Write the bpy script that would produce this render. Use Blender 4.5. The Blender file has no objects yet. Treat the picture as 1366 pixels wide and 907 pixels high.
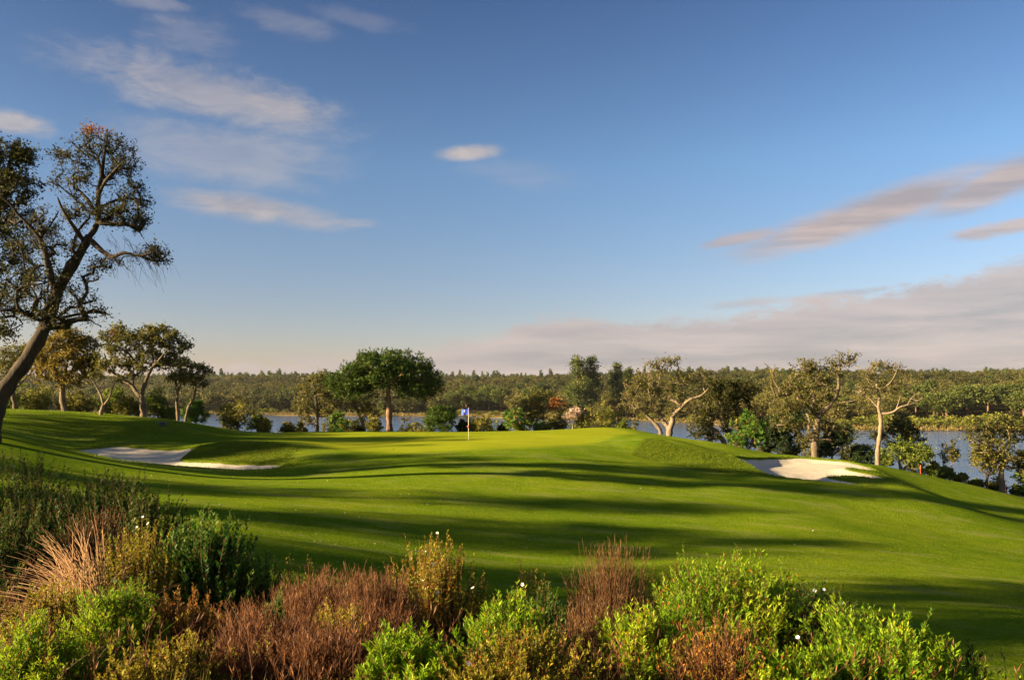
import bpy, math, random
import numpy as np
from mathutils import Vector

rng = np.random.default_rng(7)
C = bpy.context.scene.collection
CAM_H = 12.0            # lake surface is z = 0, the camera stands 12 m above it on the bank
F_PX, CX, HY = 1100.0, 683.0, 520.0
SUN_EL, SUN_BEHIND = 18.0, 14.0

def P(px, py, d):
    """survey helper: sight line + measured distance -> world point"""
    return np.array([(px - CX) / F_PX * d, d, CAM_H - (py - HY) / F_PX * d])

# ------------------------------------------------------------------ mesh helpers
def mesh_obj(name, V, F, mat, parent=None, tone=None, smooth=False, attrs=None):
    V = np.ascontiguousarray(V, dtype=np.float32); F = np.ascontiguousarray(F, dtype=np.int32)
    me = bpy.data.meshes.new(name)
    n, k = F.shape
    me.vertices.add(len(V)); me.vertices.foreach_set('co', V.ravel())
    me.loops.add(n * k); me.loops.foreach_set('vertex_index', F.ravel())
    me.polygons.add(n); me.polygons.foreach_set('loop_start', np.arange(0, n * k, k, dtype=np.int32))
    if smooth: me.polygons.foreach_set('use_smooth', np.ones(n, dtype=bool))
    me.update(calc_edges=True)
    a = dict(attrs or {})
    if tone is not None: a['tone'] = tone
    for key, arr in a.items():
        at = me.attributes.new(key, 'FLOAT', 'POINT')
        at.data.foreach_set('value', np.ascontiguousarray(arr, dtype=np.float32))
    if mat is not None: me.materials.append(mat)
    o = bpy.data.objects.new(name, me); C.objects.link(o)
    if parent is not None: o.parent = parent
    return o

def tag(o, label=None, cat=None, group=None, kind=None):
    if label: o['label'] = label
    if cat: o['category'] = cat
    if group: o['group'] = group
    if kind: o['kind'] = kind
    return o

def empty(name, loc, label, cat, group=None):
    o = bpy.data.objects.new(name, None); C.objects.link(o)
    o.location = tuple(float(v) for v in loc); o.empty_display_size = 0.3
    return tag(o, label, cat, group)

def copy_thing(o, loc, rz, scale, label=None, group=None):
    c = o.copy(); C.objects.link(c)
    c.location = tuple(float(v) for v in loc); c.rotation_euler = (0, 0, rz); c.scale = scale
    if label: c['label'] = label
    if group: c['group'] = group
    for ch in list(o.children):
        k = ch.copy(); C.objects.link(k); k.parent = c
    return c

def unit(a):
    return a / np.maximum(np.linalg.norm(a, axis=-1, keepdims=True), 1e-9)

def leaf_quads(pos, dirs, nrm, L, W, fold=0.0):
    """rhombic leaves: base, side, tip, side"""
    dirs = unit(dirs); side = unit(np.cross(dirs, nrm)); up = np.cross(side, dirs)
    L = np.asarray(L).reshape(-1, 1); W = np.asarray(W).reshape(-1, 1)
    mid = pos + dirs * L * 0.45
    a = pos; b = mid + side * W * 0.5 + up * W * fold; c = pos + dirs * L; d = mid - side * W * 0.5 + up * W * fold
    V = np.stack([a, b, c, d], 1).reshape(-1, 3)
    Fq = np.arange(len(V), dtype=np.int32).reshape(-1, 4)
    return V, Fq

def curves_tube(pts, rad, sides=3):
    """pts (n,m,3), rad (n,m) -> quads"""
    n, m, _ = pts.shape
    t = np.empty_like(pts); t[:, 1:-1] = pts[:, 2:] - pts[:, :-2]; t[:, 0] = pts[:, 1] - pts[:, 0]; t[:, -1] = pts[:, -1] - pts[:, -2]
    t = unit(t)
    u = np.empty_like(t); ref = np.where(np.abs(t[:, 0, 2:3]) > 0.7, np.array([1., 0, 0]), np.array([0, 0, 1.]))
    u[:, 0] = unit(np.cross(t[:, 0], ref))
    for i in range(1, m): u[:, i] = unit(u[:, i - 1] - t[:, i] * (u[:, i - 1] * t[:, i]).sum(-1, keepdims=True))
    v = np.cross(t, u)
    ang = np.arange(sides) * 2 * math.pi / sides
    ring = pts[:, :, None, :] + rad[:, :, None, None] * (u[:, :, None, :] * np.cos(ang)[None, None, :, None] + v[:, :, None, :] * np.sin(ang)[None, None, :, None])
    V = ring.reshape(-1, 3)
    idx = np.arange(n * m * sides).reshape(n, m, sides)
    a = idx[:, :-1, :]; b = np.roll(a, -1, 2); d = idx[:, 1:, :]; c = np.roll(d, -1, 2)
    return V, np.stack([a, b, c, d], -1).reshape(-1, 4)

def cat_mesh(parts):
    Vs, Fs, off = [], [], 0
    for V, F in parts:
        Vs.append(V); Fs.append(F + off); off += len(V)
    return np.concatenate(Vs), np.concatenate(Fs)

def box_mesh(lo, hi):
    x0, y0, z0 = lo; x1, y1, z1 = hi
    V = np.array([[x0,y0,z0],[x1,y0,z0],[x1,y1,z0],[x0,y1,z0],[x0,y0,z1],[x1,y0,z1],[x1,y1,z1],[x0,y1,z1]], float)
    F = np.array([[3,2,1,0],[4,5,6,7],[0,1,5,4],[1,2,6,5],[2,3,7,6],[3,0,4,7]])
    return V, F

def lathe(profile, sides=16):
    """profile [(r,z)...]"""
    n = len(profile); ang = np.arange(sides) * 2 * math.pi / sides
    V = np.array([[r * math.cos(a), r * math.sin(a), z] for r, z in profile for a in ang])
    idx = np.arange(n * sides).reshape(n, sides)
    a = idx[:-1]; b = np.roll(a, -1, 1); d = idx[1:]; c = np.roll(d, -1, 1)
    return V, np.stack([a, b, c, d], -1).reshape(-1, 4)

# ------------------------------------------------------------------ materials
def new_mat(name):
    m = bpy.data.materials.new(name); m.use_nodes = True
    nt = m.node_tree; nt.nodes.clear()
    out = nt.nodes.new('ShaderNodeOutputMaterial')
    return m, nt, out

def ramp(nt, stops, fac):
    r = nt.nodes.new('ShaderNodeValToRGB'); e = r.color_ramp.elements
    while len(e) < len(stops): e.new(0.5)
    for i, (p, c) in enumerate(stops):
        e[i].position = p; e[i].color = (c[0], c[1], c[2], 1)
    nt.links.new(fac, r.inputs['Fac'])
    return r.outputs['Color']

def math_node(nt, op, a, b=None, clamp=False):
    n = nt.nodes.new('ShaderNodeMath'); n.operation = op; n.use_clamp = clamp
    for i, v in enumerate((a, b)):
        if v is None: continue
        if isinstance(v, (int, float)): n.inputs[i].default_value = v
        else: nt.links.new(v, n.inputs[i])
    return n.outputs[0]

def mix_col(nt, fac, a, b, blend='MIX'):
    n = nt.nodes.new('ShaderNodeMix'); n.data_type = 'RGBA'; n.blend_type = blend
    if isinstance(fac, (int, float)): n.inputs[0].default_value = fac
    else: nt.links.new(fac, n.inputs[0])
    for s, v in ((6, a), (7, b)):
        if isinstance(v, tuple): n.inputs[s].default_value = (v[0], v[1], v[2], 1)
        else: nt.links.new(v, n.inputs[s])
    return n.outputs[2]

def noise(nt, scale, detail=4, rough=0.55, vec=None, dist=0.0):
    n = nt.nodes.new('ShaderNodeTexNoise'); n.inputs['Scale'].default_value = scale
    n.inputs['Detail'].default_value = detail; n.inputs['Roughness'].default_value = rough; n.inputs['Distortion'].default_value = dist
    if vec is not None: nt.links.new(vec, n.inputs['Vector'])
    return n.outputs['Fac']

def attr(nt, name):
    n = nt.nodes.new('ShaderNodeAttribute'); n.attribute_name = name
    return n.outputs['Fac']

def geo_pos(nt):
    return nt.nodes.new('ShaderNodeNewGeometry').outputs['Position']

def bump(nt, h, strength, dist):
    b = nt.nodes.new('ShaderNodeBump'); b.inputs['Strength'].default_value = strength; b.inputs['Distance'].default_value = dist
    nt.links.new(h, b.inputs['Height'])
    return b.outputs['Normal']

def leaf_mat(name, dark, mid, light, trans=0.35, vary=0.0, extra=None, gloss=0.12):
    m, nt, out = new_mat(name)
    f = attr(nt, 'tone')
    if vary:
        oi = nt.nodes.new('ShaderNodeObjectInfo')
        f = math_node(nt, 'ADD', f, math_node(nt, 'MULTIPLY', math_node(nt, 'SUBTRACT', oi.outputs['Random'], 0.5), vary), clamp=True)
    stops = [(0.0, dark), (0.45, mid), (0.85, light)]
    if extra: stops = [(0.0, dark), (0.4, mid), (0.78, light), (0.93, extra), (1.0, extra)]
    col = ramp(nt, stops, f)
    p = nt.nodes.new('ShaderNodeBsdfPrincipled'); p.inputs['Roughness'].default_value = 0.55
    p.inputs['Specular IOR Level'].default_value = gloss
    nt.links.new(col, p.inputs['Base Color'])
    t = nt.nodes.new('ShaderNodeBsdfTranslucent'); nt.links.new(col, t.inputs['Color'])
    mx = nt.nodes.new('ShaderNodeMixShader'); mx.inputs[0].default_value = trans
    nt.links.new(p.outputs[0], mx.inputs[1]); nt.links.new(t.outputs[0], mx.inputs[2])
    nt.links.new(mx.outputs[0], out.inputs[0])
    return m

def bark_mat(name, a, b, scale=6.0, strength=0.8):
    m, nt, out = new_mat(name)
    tc = nt.nodes.new('ShaderNodeTexCoord'); mp = nt.nodes.new('ShaderNodeMapping'); mp.inputs['Scale'].default_value = (1, 1, 0.3)
    nt.links.new(tc.outputs['Object'], mp.inputs['Vector'])
    n = noise(nt, scale, 6, 0.65, mp.outputs[0], 0.5); n2 = noise(nt, scale * 0.25, 3, 0.5, tc.outputs['Object'])
    col = ramp(nt, [(0.3, a), (0.7, b)], math_node(nt, 'ADD', math_node(nt, 'MULTIPLY', n, 0.6), math_node(nt, 'MULTIPLY', n2, 0.4)))
    p = nt.nodes.new('ShaderNodeBsdfPrincipled'); p.inputs['Roughness'].default_value = 0.9; p.inputs['Specular IOR Level'].default_value = 0.15
    nt.links.new(col, p.inputs['Base Color']); nt.links.new(bump(nt, n, strength, 0.06), p.inputs['Normal'])
    nt.links.new(p.outputs[0], out.inputs[0])
    return m

def plain_mat(name, col, rough=0.5, var=0.15, scale=20):
    m, nt, out = new_mat(name)
    tc = nt.nodes.new('ShaderNodeTexCoord')
    n = noise(nt, scale, 4, 0.6, tc.outputs['Object'])
    c = ramp(nt, [(0.3, tuple(v * (1 - var) for v in col)), (0.7, tuple(min(1, v * (1 + var)) for v in col))], n)
    p = nt.nodes.new('ShaderNodeBsdfPrincipled'); p.inputs['Roughness'].default_value = rough
    nt.links.new(c, p.inputs['Base Color']); nt.links.new(p.outputs[0], out.inputs[0])
    return m

M = {}
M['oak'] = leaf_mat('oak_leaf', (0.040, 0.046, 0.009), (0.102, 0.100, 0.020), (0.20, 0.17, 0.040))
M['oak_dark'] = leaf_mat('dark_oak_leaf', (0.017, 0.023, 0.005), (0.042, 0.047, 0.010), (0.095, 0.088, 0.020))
M['oak_gold'] = leaf_mat('golden_oak_leaf', (0.06, 0.05, 0.008), (0.165, 0.125, 0.018), (0.28, 0.20, 0.035))
M['pine'] = leaf_mat('pine_needle', (0.014, 0.036, 0.005), (0.039, 0.078, 0.009), (0.105, 0.135, 0.018), 0.3)
M['pine_young'] = leaf_mat('young_pine_needle', (0.02, 0.06, 0.01), (0.06, 0.14, 0.014), (0.13, 0.20, 0.025), 0.25, extra=(0.30, 0.17, 0.06))
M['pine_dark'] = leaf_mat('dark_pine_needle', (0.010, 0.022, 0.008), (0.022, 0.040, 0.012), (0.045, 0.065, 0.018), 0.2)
M['bush'] = leaf_mat('bush_leaf', (0.035, 0.055, 0.008), (0.105, 0.145, 0.016), (0.21, 0.23, 0.03))
M['bush_olive'] = leaf_mat('olive_bush_leaf', (0.055, 0.057, 0.010), (0.145, 0.14, 0.022), (0.27, 0.23, 0.045))
M['bush_yellow'] = leaf_mat('yellow_bush_leaf', (0.06, 0.075, 0.012), (0.15, 0.16, 0.025), (0.25, 0.21, 0.04))
M['autumn'] = leaf_mat('autumn_leaf', (0.08, 0.04, 0.010), (0.21, 0.075, 0.02), (0.30, 0.12, 0.035))
M['autumn_mixed'] = leaf_mat('turning_leaf', (0.05, 0.065, 0.012), (0.13, 0.14, 0.022), (0.20, 0.15, 0.03), extra=(0.42, 0.15, 0.03))
M['pale_dead'] = leaf_mat('pale_dead_leaf', (0.25, 0.15, 0.10), (0.45, 0.32, 0.24), (0.6, 0.46, 0.38))
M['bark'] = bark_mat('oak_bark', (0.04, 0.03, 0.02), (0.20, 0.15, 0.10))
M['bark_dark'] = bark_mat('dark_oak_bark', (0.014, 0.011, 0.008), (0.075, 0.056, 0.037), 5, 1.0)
M['bark_pale'] = bark_mat('pale_bark', (0.08, 0.056, 0.036), (0.28, 0.21, 0.145))
M['bark_pine'] = bark_mat('pine_bark', (0.06, 0.032, 0.018), (0.26, 0.155, 0.09))
# far wood
M['far_oak'] = leaf_mat('far_oak_leaf', (0.036, 0.040, 0.009), (0.095, 0.090, 0.020), (0.185, 0.155, 0.040), 0.35, 0.5)
M['far_pine'] = leaf_mat('far_pine_needle', (0.024, 0.038, 0.010), (0.064, 0.088, 0.018), (0.135, 0.15, 0.03), 0.3, 0.3)
M['far_green'] = leaf_mat('far_green_leaf', (0.05, 0.06, 0.010), (0.13, 0.145, 0.02), (0.22, 0.21, 0.035), 0.35, 0.3)
# close shrubs
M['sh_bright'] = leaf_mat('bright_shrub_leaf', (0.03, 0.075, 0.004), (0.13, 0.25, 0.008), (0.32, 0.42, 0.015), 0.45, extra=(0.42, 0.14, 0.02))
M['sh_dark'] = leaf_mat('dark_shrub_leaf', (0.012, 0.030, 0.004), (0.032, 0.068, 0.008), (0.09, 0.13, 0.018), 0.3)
M['sh_blue'] = leaf_mat('blue_green_shrub_leaf', (0.012, 0.040, 0.005), (0.040, 0.105, 0.010), (0.13, 0.21, 0.022), 0.35)
M['sh_olive'] = leaf_mat('olive_shrub_leaf', (0.055, 0.055, 0.006), (0.17, 0.16, 0.012), (0.32, 0.27, 0.025), 0.4, extra=(0.42, 0.17, 0.03))
M['sh_rust'] = leaf_mat('rusty_shrub_leaf', (0.06, 0.032, 0.008), (0.19, 0.10, 0.016), (0.31, 0.19, 0.03), 0.4, extra=(0.48, 0.17, 0.03))
M['heather'] = leaf_mat('dry_heather_twig', (0.055, 0.022, 0.012), (0.15, 0.06, 0.026), (0.26, 0.13, 0.055), 0.2)
M['heather_dark'] = leaf_mat('dark_heather_twig', (0.035, 0.018, 0.010), (0.09, 0.045, 0.018), (0.15, 0.10, 0.03), 0.2)
M['straw'] = leaf_mat('straw_blade', (0.20, 0.10, 0.045), (0.44, 0.26, 0.13), (0.62, 0.40, 0.21), 0.3)
M['twig'] = bark_mat('shrub_twig', (0.06, 0.026, 0.012), (0.20, 0.095, 0.045), 20, 0.2)
M['petal'] = plain_mat('white_petal', (0.78, 0.76, 0.72), 0.6, 0.05)
M['flower_eye'] = plain_mat('yellow_flower_eye', (0.6, 0.36, 0.04), 0.6, 0.1)

# ------------------------------------------------------------------ terrain height
ctrl = []
def cp(px, py, d): p = P(px, py, d); ctrl.append((p[0], p[1], p[2]))
def cz(x, y, z): ctrl.append((x, y, z + CAM_H))
for a in [ # fairway
    (150,660,29),(300,700,25),(315,650,34.5),(450,622,43),(450,720,25.5),(450,660,34),(650,602,47),(650,640,39.5),(650,690,32),(650,745,26.5),
    (870,678,37),(900,612,50),(900,640,44),(900,700,33.5),(900,745,28),(1100,662,44),(1100,700,36),(1100,760,27),(1250,662,51),(1250,700,41),
    (1250,760,29),(1340,870,18),(1366,700,46),(1366,740,36),(1366,790,26),(780,600,50),(780,625,44),
    # green
    (380,585,56),(450,596,50),(500,585,56),(560,596,50),(625,588,54),(720,582,57),(800,576,62),(340,576.5,66),(420,575.5,66),(500,575,66.5),(580,575,67),(660,575.5,67),(720,574,67.5),(770,572.5,68),(830,571.5,68),(849,573,66),(800,588,54),
    # right mound
    (846,606,50.5),(870,583.5,53.5),(920,599,51.5),(985,613.5,51),(895,622,47),(955,630,46.5),(1016,634,46.5),(930,594.5,57),(960,591,60),(899,582,63),(876,578,64),
    # right bunker
    (1060,624,51.5),(1027,611.5,56),(1064,611.5,57),(1126,616,55),(1190,638.5,49),(1031,636,47),(1100,646,46),(1150,648,46.5),(1110,630,50.5),(1130,638,48.5),
    (1010,602,59.5),(1079,609,59),(1144,618,57.5),(1174,621,57),(1227,631,58),(1287,645,60),(1366,666,63),
    # left hill and bunker
    (7,548,58),(85,552,58),(132,558,58),(192,561,58),(236,563,59),(274,568,60),(313,573,62),
    (85,597,49),(150,596,50.5),(240,600.5,50),(60,580,52),(150,580,53.5),(230,583,54),(290,580,57),
    (200,609,46.8),(130,602,47.3),(90,603,43),(150,613.5,42.3),(230,622.5,42.3),(300,627,42.5),(380,626.5,42.8),(0,577.5,40),(45,588,41),(0,574,48),
    (295,589.5,49.5),(340,588,51.5),(400,591,49.5),(264,603.5,48),(300,612,46.4),(360,615.5,45.4),(450,603,46.5),(415,609,45),(300,620,44.6),(245,612.5,46.8)]:
    cp(*a)
for px, d, z in [(0,58,-1.5),(90,58,-1.7),(190,58,-2.2),(280,60,-2.7)]:
    x = (px-CX)/F_PX; cz(x*76, 76, z-0.9); cz(x*95, 95, z-3.4); cz(x*125, 125, -12.6)
for px, d, z in [(380,66,-3.3),(520,67,-3.3),(660,67,-3.35),(780,68,-3.25)]:
    x = (px-CX)/F_PX; cz(x*75, 75, z-0.9); cz(x*90, 90, z-4.0); cz(x*118, 118, -12.3)
for px, d, z in [(880,64,-3.4),(960,60,-3.9),(1050,59,-4.6),(1150,57.5,-5.1),(1250,59,-6.2),(1366,63,-8.4)]:
    x = (px-CX)/F_PX; cz(x*(d+8), d+8, z-1.6); cz(x*(d+24), d+24, min(z-4.5, -9.6)); cz(x*(d+42), d+42, -12.6)
for a in [(0,-4,-1.65),(0,2,-1.8),(0,6,-2.45),(0,9,-3.2),(-4,8,-2.75),(4,8,-3.2),(-8,10,-2.55),(0,14,-4.5),(-6,14,-3.5),(6,14,-4.95),(-10,18,-3.7),(10,12,-5.3),(12,18,-5.75),
          (-14,25,-3.4),(-21,30,-2.6),(0,20,-5.2),(-5,20,-4.4),(8,22,-5.65),(-35,15,-1.2),(-50,30,-0.6),(-42,45,-1.0),(-62,60,-0.8),(-60,0,0),(-30,0,-0.8),(-60,85,-2),
          (30,10,-7.2),(50,30,-9.3),(70,50,-11.6),(60,62,-12.2),(60,80,-13),(40,0,-7),(60,0,-8),(75,110,-14),(0,125,-13.5),(-40,125,-13.5),(40,125,-14),(10,2,-3.4),(-10,0,-1.6)]:
    cz(*a)
ctrl = np.array(ctrl)
S0 = 30.0
def tps_kernel(r2): return 0.5 * r2 * np.log(np.maximum(r2, 1e-12))
def tps_fit(c, smooth):
    xy = c[:, :2] / S0; n = len(c)
    K = tps_kernel(((xy[:, None] - xy[None]) ** 2).sum(-1)) + np.eye(n) * smooth
    Pm = np.concatenate([np.ones((n, 1)), xy], 1)
    A = np.zeros((n + 3, n + 3)); A[:n, :n] = K; A[:n, n:] = Pm; A[n:, :n] = Pm.T
    return np.linalg.solve(A, np.concatenate([c[:, 2], np.zeros(3)]))
TW = tps_fit(ctrl, 2e-4)
def tps(x, y):
    q = np.stack([np.clip(x, -75, 75), np.clip(y, -10, 125)], -1) / S0
    xy = ctrl[:, :2] / S0; out = np.empty(len(q))
    for i in range(0, len(q), 20000):
        s = q[i:i + 20000]
        K = tps_kernel(((s[:, None] - xy[None]) ** 2).sum(-1))
        out[i:i + 20000] = K @ TW[:-3] + TW[-3] + s @ TW[-2:]
    return out
SHX = [-2500, -600, -300, -150, -21, 48, 102, 146, 250, 600, 2500]; SHY = [430, 420, 410, 400, 367, 318, 243, 236, 230, 240, 260]
def shore(x): return np.interp(x, SHX, SHY)
def sstep(a, b, x):
    t = np.clip((x - a) / (b - a), 0, 1); return t * t * (3 - 2 * t)
def vnoise(x, y, s, seed=0):
    r = np.random.default_rng(seed); T = r.random((64, 64))
    u = x / s; v = y / s; i = np.floor(u).astype(int); j = np.floor(v).astype(int)
    f = u - i; g = v - j; f = f * f * (3 - 2 * f); g = g * g * (3 - 2 * g)
    a = T[i % 64, j % 64]; b = T[(i + 1) % 64, j % 64]; c = T[i % 64, (j + 1) % 64]; d = T[(i + 1) % 64, (j + 1) % 64]
    return (a * (1 - f) + b * f) * (1 - g) + (c * (1 - f) + d * f) * g
def far_h(x, y):
    s = y - shore(x)
    ridge = 17.5 + 1.5 * sstep(100, 420, x) + 5 * (vnoise(x, y, 160, 3) - 0.5)
    land = 0.25 + 0.8 * sstep(0, 6, s) + ridge * sstep(0, 520, s) ** 0.9 * (0.93 + 0.14 * vnoise(x, y, 70, 4))
    land = land - 14 * sstep(650, 1500, s)
    bed = -2.2 + 2.45 * sstep(-9, 0, s)
    return np.where(s > 0, land, bed)
def H0(x, y):
    x = np.atleast_1d(np.asarray(x, float)); y = np.atleast_1d(np.asarray(y, float))
    w = sstep(100, 128, y)
    near = np.maximum(tps(x, y), -2.2) if len(x) else x
    return near * (1 - w) + far_h(x, y) * w

def poly_plan(pts): return np.array([P(*p)[:2] for p in pts])
def refine(poly, n=6):
    """closed Catmull-Rom"""
    k = len(poly); out = []
    for i in range(k):
        p0, p1, p2, p3 = poly[i - 1], poly[i], poly[(i + 1) % k], poly[(i + 2) % k]
        for t in np.arange(n) / n:
            out.append(0.5 * ((2 * p1) + (-p0 + p2) * t + (2 * p0 - 5 * p1 + 4 * p2 - p3) * t * t + (-p0 + 3 * p1 - 3 * p2 + p3) * t ** 3))
    return np.array(out)
def sdf(poly, x, y):
    q = np.stack([x, y], -1); a = poly; b = np.roll(poly, -1, 0)
    d = np.full(len(q), 1e9); ins = np.zeros(len(q), bool)
    for p0, p1 in zip(a, b):
        e = p1 - p0; w = q - p0; t = np.clip((w @ e) / max(e @ e, 1e-9), 0, 1)
        d = np.minimum(d, np.linalg.norm(w - t[:, None] * e, axis=1))
        c = (p0[1] > q[:, 1]) != (p1[1] > q[:, 1])
        if abs(p1[1] - p0[1]) > 1e-9:
            xi = p0[0] + (q[:, 1] - p0[1]) * e[0] / e[1]
            ins ^= c & (q[:, 0] < xi)
    return np.where(ins, -d, d)
B_LEFT = refine(poly_plan([(80,598,47.2),(110,596,49.3),(154,595,50.8),(190,597.5,50.7),(221,600,50.3),(263,602.5,49.6),(254,608,48.2),(243,613,46.9),(246,616,46.2),(264,615.5,45.9),(307,617,45.2),(345,618,44.8),
                           (369,619.5,44.4),(376,622,43.7),(338,626,43.0),(277,626,42.9),(227,623,43.0),(197,618.5,43.4),(163,614,43.9),(123,606,45.0),(95,600.5,46.2)]))
B_RIGHT = refine(poly_plan([(982,613,52),(1005,612,54),(1027,611,56.2),(1064,611,57.2),(1095,612.5,56.8),(1126,615,55.6),(1150,618,54.6),(1166,621,53.6),(1158,624.5,52.8),(1138,624.5,52.6),(1128,627,52.0),(1153,632,50.6),(1175,635.5,49.6),(1190,638.3,48.9),
                            (1168,639,48.8),(1138,634.5,49.6),(1114,635.5,49.3),(1101,638,48.8),(1112,641.5,48.0),(1153,646,47.0),(1140,647,46.7),(1115,646,46.6),(1085,642,46.8),(1050,637,47.2),(1028,634,47.6),(1012,628.5,48.6),(998,620,50.2)]))
def bunker_cut(x, y):
    cut = np.zeros(len(x)); s_all = np.full(len(x), 99.0)
    for poly in (B_LEFT, B_RIGHT):
        lo = poly.min(0) - 1.5; hi = poly.max(0) + 1.5
        m = (x > lo[0]) & (x < hi[0]) & (y > lo[1]) & (y < hi[1])
        if m.any():
            s = sdf(poly, x[m], y[m]); s_all[m] = np.minimum(s_all[m], s)
            cut[m] += 0.05 * sstep(0.9, 0.0, s) * (s > 0) + (s <= 0) * (0.05 - 0.7 * sstep(0.0, -0.35, s))
    return cut, s_all
def H(x, y):
    return H0(x, y)
def Hs(x, y): return float(H0([x], [y])[0])

# ground sheet
def axis(lo, hi, step, far_lo, far_hi, g=1.12):
    a = list(np.arange(lo, hi + 1e-6, step)); s = step
    up = []; v = hi
    while v < far_hi: s = min(s * g, 60); v += s; up.append(v)
    s = step; dn = []; v = lo
    while v > far_lo: s = min(s * g, 60); v -= s; dn.append(v)
    return np.array(dn[::-1] + a + up)
gx = axis(-30, 30, 0.2, -2400, 2400); gy = axis(11, 69, 0.25, -400, 3000, 1.1)
GX, GY = np.meshgrid(gx, gy); fx, fy = GX.ravel(), GY.ravel()
gz = H0(fx, fy); cut, bs = bunker_cut(fx, fy)
gz = gz + cut + (0.05 * (vnoise(fx, fy, 2.3, 1) - 0.5) + 0.10 * (vnoise(fx, fy, 5.5, 2) - 0.5)) * (fy < 110) * sstep(9, 16, fy)
ny, nx = GX.shape
idx = np.arange(ny * nx).reshape(ny, nx)
GF = np.stack([idx[:-1, :-1], idx[:-1, 1:], idx[1:, 1:], idx[1:, :-1]], -1).reshape(-1, 4)
green_poly = refine(poly_plan([(345,584,57),(420,596,50),(520,604,46.5),(650,601,48),(760,594,51.5),(822,584,56),(838,575,64),(760,573.5,66.5),(600,576,66),(420,576.5,65),(350,578,63)]), 4)
gs = sdf(green_poly, fx, fy)
mound = np.maximum.reduce([np.exp(-((fx - P(915,600,50)[0]) ** 2 / 9 + (fy - 50) ** 2 / 8)), np.exp(-((fx - P(960,605,50)[0]) ** 2 / 14 + (fy - 49.5) ** 2 / 9)),
                           np.exp(-((fx - P(330,603,48)[0]) ** 2 / 14 + (fy - 47.8) ** 2 / 5)), np.exp(-((fx - P(160,580,54)[0]) ** 2 / 70 + (fy - 55) ** 2 / 10)), sstep(1.6, 0.2, bs) * 0.8])
ROUGH_RIGHT = refine(poly_plan([(845,598,50.5),(852,588,52.3),(870,584,53.5),(905,594,52.2),(940,604,51.2),(982,613,51.0),(1008,622,49.5),(1016,632,46.9),(960,628,46.6),(905,618,47.6),(865,609,49.2)]), 4)
ROUGH_LEFT = refine(poly_plan([(262,603.5,48.2),(295,590,49.6),(345,589,50.4),(395,594,48.8),(392,606,46.6),(374,619,44.5),(307,616.5,45.3),(264,615,46.1),(245,612,46.9)]), 4)
def rough_zone(x, y):
    e = (vnoise(x, y, 0.5, 14) - 0.5) * 0.5
    return np.maximum(sstep(0.15, -0.1, sdf(ROUGH_RIGHT, x, y) + e), sstep(0.15, -0.1, sdf(ROUGH_LEFT, x, y) + e))
rough_a = np.maximum(np.clip(mound * 0.8, 0, 1), 0.0)
nb = (fx > -30) & (fx < 24) & (fy > 40) & (fy < 60); rough_a[nb] = np.maximum(rough_a[nb], rough_zone(fx[nb], fy[nb]))
rough_a = np.maximum(rough_a, sstep(30, 40, fx) * (fy < 110)); rough_a = np.maximum(rough_a, sstep(70, 74, fy))
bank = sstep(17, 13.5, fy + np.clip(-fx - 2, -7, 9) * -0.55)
ground_attr = dict(green=sstep(0.8, -0.8, gs), rough=rough_a, bank=bank * (fy < 40), dry=sstep(120, 180, fy), litter=sstep(18, 55, fy - shore(fx)) * (fy > 200))

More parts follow.
